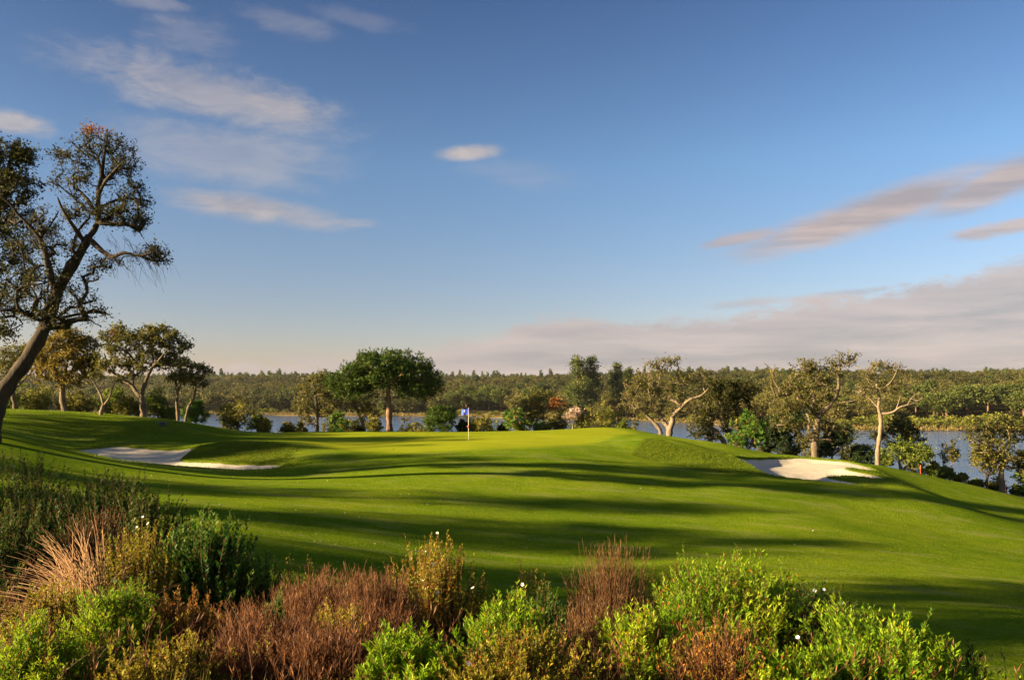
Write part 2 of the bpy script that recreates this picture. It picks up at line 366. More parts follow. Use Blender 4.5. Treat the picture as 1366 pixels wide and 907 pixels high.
def ground_material():
    m, nt, out = new_mat('turf')
    pos = geo_pos(nt)
    n_fine = noise(nt, 9.0, 5, 0.7, pos); n_mid = noise(nt, 0.9, 5, 0.6, pos); n_big = noise(nt, 0.12, 4, 0.55, pos)
    mp = nt.nodes.new('ShaderNodeMapping'); mp.inputs['Scale'].default_value = (0.35, 1.6, 1); nt.links.new(pos, mp.inputs['Vector'])
    n_str = noise(nt, 0.8, 4, 0.6, mp.outputs[0])
    mp2 = nt.nodes.new('ShaderNodeMapping'); mp2.inputs['Scale'].default_value = (0.5, 3.2, 1); mp2.inputs['Rotation'].default_value = (0, 0, 0.12); nt.links.new(pos, mp2.inputs['Vector'])
    n_s2 = noise(nt, 1.6, 5, 0.7, mp2.outputs[0])
    base = ramp(nt, [(0.32, (0.032, 0.074, 0.004)), (0.5, (0.098, 0.150, 0.007)), (0.66, (0.205, 0.225, 0.014))],
                math_node(nt, 'ADD', math_node(nt, 'MULTIPLY', math_node(nt, 'ADD', n_mid, n_s2), 0.18), math_node(nt, 'ADD', math_node(nt, 'MULTIPLY', n_big, 0.25), math_node(nt, 'MULTIPLY', n_fine, 0.4))))
    # worn, paler streaks of mown turf
    wear = math_node(nt, 'MULTIPLY', ramp(nt, [(0.52, (0, 0, 0)), (0.70, (1, 1, 1))], n_str), 0.5)
    base = mix_col(nt, wear, base, (0.20, 0.195, 0.06))
    grn = ramp(nt, [(0.35, (0.15, 0.185, 0.009)), (0.65, (0.215, 0.235, 0.013))], math_node(nt, 'ADD', math_node(nt, 'MULTIPLY', n_big, 0.6), math_node(nt, 'MULTIPLY', n_str, 0.4)))
    c = mix_col(nt, attr(nt, 'green'), base, grn)
    rgh = ramp(nt, [(0.3, (0.028, 0.046, 0.003)), (0.5, (0.075, 0.095, 0.006)), (0.72, (0.16, 0.15, 0.014))],
               math_node(nt, 'ADD', math_node(nt, 'MULTIPLY', n_mid, 0.45), math_node(nt, 'MULTIPLY', n_fine, 0.55)))
    c = mix_col(nt, math_node(nt, 'MULTIPLY', attr(nt, 'rough'), 0.85), c, rgh)
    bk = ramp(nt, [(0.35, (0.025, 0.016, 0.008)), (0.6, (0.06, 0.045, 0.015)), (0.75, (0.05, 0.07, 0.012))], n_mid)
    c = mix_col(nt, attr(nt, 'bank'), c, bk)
    dr = ramp(nt, [(0.35, (0.12, 0.105, 0.03)), (0.6, (0.27, 0.19, 0.075)), (0.75, (0.15, 0.15, 0.04))], noise(nt, 0.09, 4, 0.6, pos))
    c = mix_col(nt, attr(nt, 'dry'), c, dr)
    lit = ramp(nt, [(0.35, (0.030, 0.026, 0.010)), (0.7, (0.065, 0.055, 0.018))], n_big)
    c = mix_col(nt, attr(nt, 'litter'), c, lit)
    p = nt.nodes.new('ShaderNodeBsdfPrincipled'); p.inputs['Roughness'].default_value = 0.95; p.inputs['Specular IOR Level'].default_value = 0.0
    nt.links.new(c, p.inputs['Base Color'])
    n_b = noise(nt, 22.0, 3, 0.8, pos)
    keep = math_node(nt, 'SUBTRACT', 1.0, math_node(nt, 'MULTIPLY', attr(nt, 'green'), 0.75))
    hgt = math_node(nt, 'MULTIPLY', math_node(nt, 'ADD', math_node(nt, 'MULTIPLY', n_b, 0.6), math_node(nt, 'MULTIPLY', n_fine, 1.0)), keep)
    nt.links.new(bump(nt, hgt, 0.9, 0.08), p.inputs['Normal'])
    nt.links.new(p.outputs[0], out.inputs[0])
    return m
g = mesh_obj('ground', np.stack([fx, fy, gz], -1), GF, ground_material(), smooth=True, attrs=ground_attr)
tag(g, 'mown green turf of the golf hole rolling down towards the lake', None, None, 'structure')

# sand in the two bunkers
def sand_material():
    m, nt, out = new_mat('bunker_sand')
    pos = geo_pos(nt)
    mp = nt.nodes.new('ShaderNodeMapping'); mp.inputs['Scale'].default_value = (1.0, 3.0, 1); mp.inputs['Rotation'].default_value = (0, 0, 0.3); nt.links.new(pos, mp.inputs['Vector'])
    a = noise(nt, 2.2, 4, 0.6, mp.outputs[0]); b = noise(nt, 30, 3, 0.6, pos)
    c = ramp(nt, [(0.3, (0.34, 0.29, 0.22)), (0.7, (0.48, 0.425, 0.335))], math_node(nt, 'ADD', math_node(nt, 'MULTIPLY', a, 0.7), math_node(nt, 'MULTIPLY', b, 0.3)))
    p = nt.nodes.new('ShaderNodeBsdfPrincipled'); p.inputs['Roughness'].default_value = 0.95; p.inputs['Specular IOR Level'].default_value = 0.1
    nt.links.new(c, p.inputs['Base Color']); nt.links.new(bump(nt, math_node(nt, 'ADD', a, math_node(nt, 'MULTIPLY', b, 0.25)), 0.5, 0.08), p.inputs['Normal'])
    nt.links.new(p.outputs[0], out.inputs[0]); return m
SAND = sand_material()
def sand(poly, label, tilt):
    lo = poly.min(0) - 0.4; hi = poly.max(0) + 0.4; st = 0.14
    X, Y = np.meshgrid(np.arange(lo[0], hi[0], st), np.arange(lo[1], hi[1], st)); x, y = X.ravel(), Y.ravel()
    s = sdf(poly, x, y)
    z = H0(x, y) - 0.05 - 0.12 * sstep(0.05, -1.2, s) - tilt * (1 - (x - lo[0]) / (hi[0] - lo[0])) * sstep(0.1, -0.8, s) + 0.05 * (vnoise(x, y, 0.9, 8) - 0.5) + 0.06 * (vnoise(x, y, 2.5, 9) - 0.5)
    m = s < 0.10
    ids = np.arange(len(x)).reshape(X.shape)
    Fq = np.stack([ids[:-1, :-1], ids[:-1, 1:], ids[1:, 1:], ids[1:, :-1]], -1).reshape(-1, 4)
    Fq = Fq[m[Fq].all(1)]
    used = np.unique(Fq); rm = np.zeros(len(x), int); rm[used] = np.arange(len(used))
    o = mesh_obj('sand_bunker', np.stack([x, y, z], -1)[used], rm[Fq], SAND, smooth=True)
    tag(o, label, 'bunker', None, 'structure')
sand(B_LEFT, 'sand bunker half in shade below the grassy hill with the oaks', 0.15)
sand(B_RIGHT, 'bright sunlit sand bunker with a turf finger beside the lakeside slope', 0.28)

# lake
def lake_material():
    m, nt, out = new_mat('lake_water')
    pos = geo_pos(nt)
    mp = nt.nodes.new('ShaderNodeMapping'); mp.inputs['Scale'].default_value = (0.6, 1.0, 1); nt.links.new(pos, mp.inputs['Vector'])
    a = noise(nt, 0.9, 4, 0.65, mp.outputs[0]); b = noise(nt, 0.05, 3, 0.5, pos)
    p = nt.nodes.new('ShaderNodeBsdfPrincipled'); p.inputs['Base Color'].default_value = (0.04, 0.09, 0.21, 1)
    p.inputs['Roughness'].default_value = 0.10; p.inputs['IOR'].default_value = 1.33
    nt.links.new(bump(nt, math_node(nt, 'MULTIPLY', a, b), 1.0, 0.35), p.inputs['Normal'])
    nt.links.new(p.outputs[0], out.inputs[0]); return m
lx = np.linspace(-2300, 2300, 24); ly = np.linspace(72, 640, 12)
LX, LY = np.meshgrid(lx, ly); li = np.arange(LX.size).reshape(LX.shape)
lk = mesh_obj('lake_water', np.stack([LX.ravel(), LY.ravel(), np.zeros(LX.size)], -1), np.stack([li[:-1, :-1], li[:-1, 1:], li[1:, 1:], li[1:, :-1]], -1).reshape(-1, 4), lake_material())
tag(lk, 'rippled blue grey lake between the course and the far wood', None, None, 'structure')

# ------------------------------------------------------------------ trees
class Skel:
    def __init__(s): s.p = []; s.par = []; s.r = []
    def add(s, p, par, r): s.p.append(np.asarray(p, float)); s.par.append(par); s.r.append(r); return len(s.p) - 1
    def limb(s, pts, r0, r1, start=-1, jit=0.0, R=None):
        pts = [np.asarray(q, float) for q in pts]
        if start >= 0: pts = [s.p[start]] + pts
        k = len(pts); par = start; first = True; n = 4; tot = (k - 1) * n
        for i in range(k - 1):
            p0 = pts[max(i - 1, 0)]; p1 = pts[i]; p2 = pts[i + 1]; p3 = pts[min(i + 2, k - 1)]
            for j in range(n):
                if i == 0 and j == 0:
                    if start < 0: par = s.add(p1, -1, r0)
                    continue
                t = j / n
                q = 0.5 * ((2 * p1) + (-p0 + p2) * t + (2 * p0 - 5 * p1 + 4 * p2 - p3) * t * t + (-p0 + 3 * p1 - 3 * p2 + p3) * t ** 3)
                if R is not None and jit: q = q + R.normal(0, jit, 3)
                f = (i * n + j) / tot
                par = s.add(q, par, r0 + (r1 - r0) * f)
        return s.add(pts[-1], par, r1)
    def nearest(s, q):
        A = np.array(s.p); return int(np.argmin(((A - q) ** 2).sum(1)))
    def attach(s, c, R, rmin=0.012, wig=0.12):
        A = np.array(s.p); d = np.linalg.norm(A - c, axis=1)
        cost = d + 0.6 * np.maximum(0, A[:, 2] - c[2])
        i = int(np.argmin(cost)); L = d[i]
        k = max(1, int(L / 0.45)); p0 = A[i]; par = i
        bow = R.normal(0, 1, 3) * L * wig; bow[2] = abs(bow[2]) * 0.6
        for j in range(1, k + 1):
            t = j / k; q = p0 * (1 - t) + c * t + bow * math.sin(math.pi * t) + (R.normal(0, 0.05 * min(L, 1.0), 3) if j < k else 0)
            par = s.add(q, par, -1)
        return par
    def finish(s, tip=0.012, k=0.010):
        n = len(s.p); cnt = [0] * n; ch = [[] for _ in range(n)]
        for i, p in enumerate(s.par):
            if p >= 0: ch[p].append(i)
        for i in range(n - 1, -1, -1):
            if not ch[i]: cnt[i] = 1
            if s.par[i] >= 0: cnt[s.par[i]] += max(cnt[i], 1)
        for i in range(n):
            if s.r[i] < 0:
                v = tip + k * (math.sqrt(cnt[i]) - 1)
                pr = s.r[s.par[i]]
                s.r[i] = min(v, pr * 0.92)
        return ch
    def mesh(s, ch, sides=6):
        parts = []; P_ = np.array(s.p); Rr = np.array(s.r)
        starts = [(i, -1) for i in range(len(s.p)) if s.par[i] < 0]
        stack = list(starts)
        while stack:
            i, pre = stack.pop()
            chain = [pre] if pre >= 0 else []
            rr = []
            j = i
            while True:
                chain.append(j)
                kids = ch[j]
                if not kids: break
                kids = sorted(kids, key=lambda q: -s.r[q]); 
                for q in kids[1:]: stack.append((q, j))
                j = kids[0]
            if len(chain) < 2: continue
            pts = P_[chain]; rad = Rr[chain].copy()
            if pre >= 0: rad[0] = min(rad[0], rad[1] * 1.15)
            rad[-1] *= 0.45
            sd = sides if rad.max() > 0.07 else (5 if rad.max() > 0.03 else 3)
            if rad.max() > 0.06:
                sd = 9; rad = rad * (1 + 0.10 * np.sin(np.arange(len(rad)) * 1.9 + i) * (np.arange(len(rad)) > 0))
                V, Fq = curves_tube(pts[None], rad[None], sd); cc = np.repeat(pts, sd, 0); V = cc + (V - cc) * (1 + 0.09 * np.random.default_rng(i).normal(size=(len(V), 1)))
                parts.append((V, Fq))
            else: parts.append(curves_tube(pts[None], rad[None], sd))
        return cat_mesh(parts)

def blob_points(R, blobs, n, flat=0.0, shell=0.35):
    """cluster centres through ellipsoids (cx,cy,cz,rx,ry,rz,weight)"""
    w = np.array([b[6] for b in blobs], float); w /= w.sum(); out = []
    for b, k in zip(blobs, (w * n + 0.5).astype(int)):
        v = unit(R.normal(size=(k, 3))); rr = (shell + (1 - shell) * R.random((k, 1))) ** 0.6
        out.append(np.array(b[:3]) + v * rr * np.array(b[3:6]))
    return np.concatenate(out)

def leaf_cloud(R, centres, rad, per, L, W, up=0.3, spread=0.45, flat=0.75):
    n = len(centres); k = per
    c = np.repeat(centres, k, 0); r = np.repeat(np.broadcast_to(rad, (n,)), k)[:, None]
    off = R.normal(size=(n * k, 3)) * np.array([1, 1, flat]) * r * 0.55
    pos = c + off
    dirs = unit(off * 0.6 / np.maximum(r, 1e-6) + R.normal(size=(n * k, 3)) * spread + np.array([0, 0, up]))
    nrm = unit(R.normal(size=(n * k, 3)) + np.array([0, 0, 0.6]))
    s = R.uniform(0.7, 1.3, n * k)
    V, Fq = leaf_quads(pos, dirs, nrm, L * s, W * s)
    ct = np.repeat(R.normal(0, 0.16, n), k)
    tone = np.clip(0.45 + ct + R.normal(0, 0.17, n * k), 0, 0.92)
    return V, Fq, np.repeat(tone, 4)

def needle_tufts(R, centres, per, L, W, extra=0.0):
    n = len(centres)
    pos = np.repeat(centres, per, 0)
    dirs = unit(R.normal(size=(n * per, 3)) + np.array([0, 0, 0.75])); nrm = unit(R.normal(size=(n * per, 3)))
    s = R.uniform(0.7, 1.25, n * per)
    V, Fq = leaf_quads(pos, dirs, nrm, L * s, W * s)
    tone = np.clip(0.45 + np.repeat(R.normal(0, 0.15, n), per) + R.normal(0, 0.15, n * per), 0, 0.88)
    if extra: tone = np.where(np.repeat(R.random(n) < extra, per), 0.97, tone)
    return V, Fq, np.repeat(tone, 4)

def build_tree(name, base, sk, clusters, R, leaf, bark, label, cat, group=None, rad=0.5, per=55, L=0.10, W=0.06, twigs=4, flat=0.75, needles=False, extra=0.0, bare=0.0, tip=0.012, k=0.010, spray=None):
    """sk holds the trunk and limbs in coordinates local to base"""
    root = empty(name, base, label, cat, group)
    if base[1] > 50 and not needles: L, W, per = L * 1.45, W * 1.55, int(per * 1.25)
    elif needles: L, W, per = L * 1.1, W * 1.5, int(per * 1.3)
    else: L, W = L * 1.1, W * 1.15
    order = np.argsort(np.linalg.norm(clusters - np.array(sk.p[0]), axis=1))
    tips = []
    for i in order: tips.append(sk.attach(clusters[i], R))
    if spray is None: spray = not needles
    tw0, tw1, own = [], [], []
    for ti, t in enumerate(tips):
        for _ in range(twigs):
            d = unit(R.normal(size=3) + np.array([0, 0, 0.2])); q = sk.p[t]; ln = rad * R.uniform(0.5, 1.1)
            tw0.append(q); tw1.append(q + d * ln); own.append(ti); a = sk.add(q + d * ln * 0.5 + R.normal(0, 0.04, 3), t, -1); sk.add(q + d * ln + np.array([0, 0, -0.08 * ln]), a, -1)
    ch = sk.finish(tip, k); V, Fq = sk.mesh(ch)
    mesh_obj('trunk', V, Fq, M[bark], root, smooth=True)
    cl = clusters
    if bare > 0: cl = clusters[R.random(len(clusters)) > bare]
    if needles:
        n = len(cl); cc = np.repeat(cl, per, 0) + R.normal(size=(n * per, 3)) * np.array([1, 1, flat]) * rad * 0.55
        V, Fq, tone = needle_tufts(R, cc, 8, L, W, extra)
    else:
        V, Fq, tone = leaf_cloud(R, cl, R.uniform(0.7, 1.25, len(cl)) * rad, max(3, int(per * 0.45)) if spray else per, L, W, flat=flat)
        if spray and tw0:
            t0_, t1_ = np.array(tw0), np.array(tw1); ow = np.array(own)
            if bare > 0: kk = R.random(len(tips))[ow] > bare; t0_, t1_, ow = t0_[kk], t1_[kk], ow[kk]
            m_ = max(3, int(per * 0.75 / max(twigs, 1)) + 1); n_ = len(t0_)
            u_ = R.uniform(0.25, 1.15, (n_, m_, 1)); pos = (t0_[:, None] * (1 - u_) + t1_[:, None] * u_ + R.normal(0, 0.13 * rad, (n_, m_, 3))).reshape(-1, 3)
            dd = np.repeat(unit(t1_ - t0_), m_, 0); di = unit(dd + R.normal(0, 0.7, dd.shape)); nr = unit(R.normal(size=dd.shape) + np.array([0, 0, 0.8])); sz = R.uniform(0.7, 1.3, len(pos))
            V2, F2 = leaf_quads(pos, di, nr, L * sz, W * sz); ct = R.normal(0, 0.14, len(tips))[ow]
            tone2 = np.repeat(np.clip(0.47 + np.repeat(ct, m_) + R.normal(0, 0.15, len(pos)), 0, 0.92), 4)
            V, Fq = cat_mesh([(V, Fq), (V2, F2)]); tone = np.concatenate([tone, tone2])
    mesh_obj('crown', V, Fq, M[leaf], root, tone=tone)
    return root

def px_local(base, d):
    def f(px, py, dy=0.0):
        p = P(px, py, d); return np.array([p[0] - base[0], dy, p[2] - base[2]])
    return f
def px_blobs(f, d, lst):
    s = d / F_PX; out = []
    for b in lst:
        cx, cy, rx, ry, w = b[:5]; dy = b[5] if len(b) > 5 else 0.0
        c = f(cx, cy, dy); out.append((c[0], c[1], c[2], rx * s, max(rx, ry) * s * 0.8, ry * s, w))
    return out

def auto_oak(name, px, d, top, hw, label, leaf='oak', bark='bark', group=None, seed=1, n=70, r0=None, fork=0.32, limbs=4, crown_lo=0.38, lean=0.0, cat='tree', rad=None, per=50, bare=0.0, L=0.11, W=0.065, flat=0.75, needles=False, extra=0.0):
    R = np.random.default_rng(seed); x = (px - CX) / F_PX * d; z0 = Hs(x, d); top_z = CAM_H - (top - HY) / F_PX * d
    h = top_z - z0; w = hw / F_PX * d; base = (x, d, z0 - 0.05)
    r0 = r0 or max(0.05, h * 0.028)
    sk = Skel(); fk = np.array([lean * h * fork, R.normal(0, 0.05) * h, h * fork])
    e = sk.limb([(0, 0, 0), (lean * h * fork * 0.4 + R.normal(0, 0.03) * h, R.normal(0, 0.03) * h, h * fork * 0.5), fk], r0 * 1.15, r0 * 0.72, jit=0.02 * h * 0.3, R=R)
    cz_ = h * (crown_lo + 1) / 2; rz = h * (1 - crown_lo) / 2
    blobs = []
    ph = R.uniform(0, 6.28)
    for i in range(limbs):
        a = ph + i * 2 * math.pi / limbs + R.normal(0, 0.3); rr = w * R.uniform(0.45, 0.7); zz = h * R.uniform(crown_lo + 0.12, 0.86)
        q = np.array([math.cos(a) * rr + lean * h * 0.3, math.sin(a) * rr, zz])
        mid = fk * 0.45 + q * 0.55 + np.array([R.normal(0, 0.06) * h, R.normal(0, 0.06) * h, -0.02 * h])
        sk.limb([mid, q], r0 * 0.5, r0 * 0.16, start=e, jit=0.012 * h, R=R)
        blobs.append((q[0], q[1], min(q[2], h - rz * 0.42), w * R.uniform(0.38, 0.55), w * R.uniform(0.38, 0.55), rz * R.uniform(0.36, 0.55), 1.0))
    blobs.append((lean * h * 0.3, 0, h - rz * 0.55, w * 0.5, w * 0.5, rz * 0.55, 1.0))
    blobs.append((lean * h * 0.3, 0, cz_, w * 0.9, w * 0.85, rz * 0.6, 0.8))
    cl = blob_points(R, blobs, n)
    cl = cl[(cl[:, 2] < h * 0.99)]
    rad = rad or max(0.16, w * 0.24)
    return build_tree(name, base, sk, cl, R, leaf, bark, label, cat, group, rad=rad, per=per, L=L, W=W, bare=bare, tip=0.010, k=0.008, flat=flat, needles=needles, extra=extra)

def auto_bush(name, px, d, top, hw, label, leaf='bush', group=None, seed=1, n=60, per=45, L=0.10, W=0.055, cat='bush', needles=False, extra=0.0, bark='bark', lobes=6, flat=0.8, pointy=0.0):
    R = np.random.default_rng(seed); x = (px - CX) / F_PX * d; z0 = Hs(x, d); top_z = CAM_H - (top - HY) / F_PX * d
    h = max(0.5, top_z - z0); w = hw / F_PX * d
    sk = Skel(); root_i = sk.add((0, 0, 0), -1, 0.05 + 0.012 * h)
    blobs = []
    for i in range(lobes):
        a = R.uniform(0, 6.28); rr = w * math.sqrt(R.random()) * 0.62; zz = h * R.uniform(0.3, 0.66) * (1 - 0.25 * rr / w)
        q = np.array([math.cos(a) * rr, math.sin(a) * rr, zz])
        sk.limb([q * 0.5 + np.array([0, 0, 0.05 * h]), q], 0.03 + 0.008 * h, 0.015, start=root_i, jit=0.01 * h, R=R)
        blobs.append((q[0], q[1], q[2], w * R.uniform(0.38, 0.55), w * R.uniform(0.38, 0.55), h * R.uniform(0.24, 0.34), 1))
    blobs.append((0, 0, h * 0.68, w * (0.5 - 0.2 * pointy), w * (0.5 - 0.2 * pointy), h * 0.30, 1.2))
    blobs.append((0, 0, h * 0.32, w * 0.92, w * 0.85, h * 0.3, 1.2))
    cl = blob_points(R, blobs, n); cl[:, 2] = np.maximum(cl[:, 2], 0.08)
    return build_tree(name, (x, d, z0 - 0.03), sk, cl, R, leaf, bark, label, cat, group, rad=max(0.16, w * 0.22), per=per, L=L, W=W, twigs=3, tip=0.008, k=0.005, flat=flat, needles=needles, extra=extra)

exec_order = []
# ---- the great leaning oak on the left
def great_oak():
    d = 36.0; R = np.random.default_rng(21); bx = P(-12, 580, d)[0]; base = (bx, d, Hs(bx, d) - 0.1); f = px_local(base, d)
    sk = Skel()
    b0 = f(-12, 580); b0[2] = 0.0
    t1 = sk.limb([b0, f(-6, 548, 0), f(7, 515, 0.1), f(32, 480, 0.2), f(57, 430, 0.3), f(71, 392, 0.2)], 0.39, 0.24)
    t2 = sk.limb([f(95, 354, 0.1), f(118, 318, 0)], 0.25, 0.17, start=t1)
    u = sk.limb([f(130, 297, 0), f(128, 259, 0.2), f(134, 235, 0.1)], 0.14, 0.09, start=t2)
    sk.limb([f(143, 212, -0.3), f(148, 188, -0.3)], 0.09, 0.03, start=u)
    sk.limb([f(125, 215, 0.5), f(110, 195, 0.6)], 0.08, 0.03, start=u)
    i = sk.nearest(f(129, 285, 0.1)); sk.limb([f(108, 262, 0.5), f(88, 244, 0.8), f(72, 232, 1.0)], 0.10, 0.03, start=i)
    i = sk.nearest(f(128, 262, 0.2)); sk.limb([f(150, 246, -0.6), f(168, 233, -0.9), f(182, 222, -1.0)], 0.08, 0.025, start=i)
    i = sk.nearest(f(130, 280, 0.1)); sk.limb([f(150, 262, 0.6), f(172, 258, 1.2), f(186, 262, 1.3)], 0.07, 0.025, start=i)
    sk.limb([f(152, 344, -0.4), f(175, 341, -0.7), f(200, 345, -0.8), f(217, 340, -0.8)], 0.12, 0.025, start=t2)
    i = sk.nearest(f(112, 326, 0)); sk.limb([f(109, 306, -0.7), f(101, 288, -1.0), f(95, 270, -1.1)], 0.11, 0.03, start=i)
    l = sk.limb([f(69, 354, -0.3), f(62, 321, -0.5), f(38, 292, -0.7)], 0.17, 0.06, start=t1)
    sk.limb([f(28, 275, -1.0), f(10, 262, -1.2)], 0.055, 0.025, start=l)
    i = sk.nearest(f(62, 322, -0.5)); sk.limb([f(55, 300, 0.6), f(62, 275, 1.0)], 0.07, 0.025, start=i)
    i = sk.nearest(f(60, 425, 0.3)); sk.limb([f(80, 418, 1.0), f(100, 412, 1.6), f(118, 415, 2.0)], 0.09, 0.025, start=i)
    i = sk.nearest(f(50, 445, 0.3)); sk.limb([f(40, 410, 1.2), f(28, 385, 1.8)], 0.10, 0.03, start=i)
    blobs = px_blobs(f, d, [(138,192,34,14,1.3),(100,205,32,20,1.5),(172,212,18,20,.8),(130,225,50,24,1.4),(178,255,14,14,.6),(95,245,28,16,.8),(160,290,36,16,1.8),(128,285,30,18,.8),
        (182,300,16,10,.6),(70,300,34,22,1.2),(85,335,34,16,1.0),(45,335,34,26,1.4),(60,375,34,26,1.6),(105,368,28,18,.9),(28,405,36,24,1.4),(95,398,32,18,1.2),(126,420,20,12,.7),(146,352,18,10,.6),
        (196,338,20,7,.7),(212,345,10,6,.3),(70,425,34,14,1.0),(40,300,26,30,1.0),(30,380,30,30,1.0),(100,278,14,18,.7),(150,268,26,14,.7),(186,275,12,12,.5),(160,230,24,18,.8),(205,334,14,6,.4)])
    cl = blob_points(R, blobs, 430)
    cl = cl[cl[:, 2] > 3.6]
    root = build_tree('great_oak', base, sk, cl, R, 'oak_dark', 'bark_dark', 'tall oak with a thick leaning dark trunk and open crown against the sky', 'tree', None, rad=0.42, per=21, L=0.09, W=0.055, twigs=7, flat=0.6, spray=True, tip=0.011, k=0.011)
    # hanging bare twigs under the right limbs
    n = 70; st = np.array([f(R.uniform(150, 218), R.uniform(318, 352), R.uniform(-1.2, 0.4)) for _ in range(n)])
    tt = np.linspace(0, 1, 6)[None, :, None]; ln = R.uniform(0.5, 1.7, (n, 1, 1))
    dx = R.normal(0.25, 0.35, (n, 1, 1)); dy = R.normal(0, 0.3, (n, 1, 1))
    pts = st[:, None, :] + np.concatenate([dx * tt * ln, dy * tt * ln, -(tt ** 1.2) * ln * 0.8 + 0.25 * ln * tt * (1 - tt)], -1) + R.normal(0, 0.02, (n, 6, 3))
    V, Fq = curves_tube(pts, np.broadcast_to(np.linspace(0.011, 0.004, 6), (n, 6)), 3)
    mesh_obj('hanging_twigs', V, Fq, M['bark_dark'], root)
    cc = blob_points(R, px_blobs(f, d, [(122, 175, 13, 4, 2), (143, 179, 5, 4, .5), (72, 318, 4, 4, .3)]), 20)
    V, Fq, tone = leaf_cloud(R, cc, 0.24, 26, 0.085, 0.055)
    o = mesh_obj('autumn_foliage', V, Fq, M['autumn'], root, tone=tone); o['label'] = 'clusters of orange red leaves at the very top'
great_oak()

def dense_oak():
    d = 37.5; R = np.random.default_rng(22); bx = P(-62, 580, d)[0]; base = (bx, d, Hs(bx, d) - 0.1); f = px_local(base, d)
    sk = Skel(); b0 = f(-62, 590); b0[2] = 0
    t = sk.limb([b0, f(-60, 520, 0), f(-50, 450, 0.2), f(-42, 390, 0)], 0.42, 0.28)
    sk.limb([f(-25, 330, 0.2), f(-5, 270, 0.4), f(8, 215, 0.3), f(14, 185, 0.3)], 0.22, 0.05, start=t)
    sk.limb([f(-60, 320, 0.5), f(-75, 240, 0.8)], 0.2, 0.06, start=t)
    sk.limb([f(-10, 350, -0.8), f(15, 320, -1.4), f(30, 300, -1.5)], 0.13, 0.04, start=t)
    i = sk.nearest(f(-48, 430, 0.2)); sk.limb([f(-20, 425, 0.5), f(5, 420, 0.8), f(15, 430, 0.9)], 0.1, 0.03, start=i)
    blobs = px_blobs(f, d, [(5,215,36,26,2.2),(35,205,18,14,.8),(10,265,42,34,2.5),(0,320,46,36,2.5),(15,370,34,30,1.8),(-40,300,60,80,4),(-60,220,50,40,2),(0,405,24,18,.9),(8,440,14,12,.5),(25,250,30,26,1.2),(-20,190,24,12,.8)])
    cl = blob_points(R, blobs, 330)
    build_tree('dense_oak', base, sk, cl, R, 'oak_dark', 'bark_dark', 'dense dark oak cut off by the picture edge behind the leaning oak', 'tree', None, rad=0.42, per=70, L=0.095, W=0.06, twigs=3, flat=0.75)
dense_oak()

# ---- oaks on the left hill
def hill_oak():
    d = 60.5; R = np.random.default_rng(31); bx = P(191, 560, d)[0]; base = (bx, d, Hs(bx, d) - 0.1); f = px_local(base, d)
    sk = Skel(); b0 = f(191, 562); b0[2] = 0
    t = sk.limb([b0, f(192, 546, 0), f(189, 531, 0)], 0.27, 0.2)
    sk.limb([f(180, 524, 0.3), f(170, 513, 0.5), f(150, 502, 0.8), f(137, 490, 1.0), f(130, 470, 1.0)], 0.17, 0.04, start=t)
    b = sk.limb([f(193, 518, -0.2), f(202, 500, -0.5), f(210, 488, -0.6)], 0.17, 0.09, start=t)
    sk.limb([f(200, 470, 0.4), f(196, 452, 0.8)], 0.07, 0.03, start=b)
    sk.limb([f(222, 478, -1.0), f(235, 465, -1.4)], 0.07, 0.03, start=b)
    sk.limb([f(215, 465, 0.0), f(217, 446, 0.2)], 0.06, 0.025, start=b)
    i = sk.nearest(f(172, 515, 0.5)); sk.limb([f(168, 490, 1.2), f(160, 465, 1.6)], 0.08, 0.03, start=i)
    blobs = px_blobs(f, d, [(160,455,26,18,1.6),(150,480,26,16,1.3),(190,460,26,20,1.5),(218,450,20,14,1.3),(235,462,18,14,1.0),(205,480,28,14,1.1),(238,480,13,10,.5),(172,495,24,10,.7),(140,490,12,10,.4),(195,443,14,8,.5),(157,440,12,6,.4)])
    cl = blob_points(R, blobs, 210)
    root = build_tree('hill_oak', base, sk, cl[R.random(len(cl)) < 0.72], R, 'oak', 'bark', 'grey green oak with a low forked trunk standing on the shaded grass hill', 'tree', None, rad=0.42, per=48, L=0.11, W=0.07, twigs=4, flat=0.65)
    cc = blob_points(R, px_blobs(f, d, [(151, 448, 8, 6, 1)]), 8)
    V, Fq, tone = leaf_cloud(R, cc, 0.3, 30, 0.11, 0.07); mesh_obj('autumn_foliage', V, Fq, M['autumn'], root, tone=tone)
hill_oak()
def golden_oak():
    d = 62.0; R = np.random.default_rng(32); bx = P(87, 553, d)[0]; base = (bx, d, Hs(bx, d) - 0.1); f = px_local(base, d)
    sk = Skel(); b0 = f(87, 553); b0[2] = 0
    t = sk.limb([b0, f(84, 535, 0), f(83, 515, 0)], 0.24, 0.17)
    for q in ((60, 490, .6), (72, 475, -1.0), (100, 470, .5), (112, 490, -.8), (85, 460, .9)):
        sk.limb([f((83 + q[0]) / 2, (515 + q[1]) / 2 + 4, q[2] * .6), f(*q)], 0.11, 0.03, start=t, jit=0.03, R=R)
    blobs = px_blobs(f, d, [(85,455,30,18,1.6),(62,475,22,20,1.2),(108,470,24,24,1.5),(118,490,16,18,.9),(85,485,34,18,1.2),(55,495,14,12,.5),(95,505,24,12,.7)])
    build_tree('golden_oak', base, sk, blob_points(R, blobs, 190), R, 'oak_gold', 'bark', 'golden brown oak with a short reddish trunk beside the leaning oak', 'tree', None, rad=0.45, per=50, L=0.11, W=0.07, flat=0.7)
golden_oak()
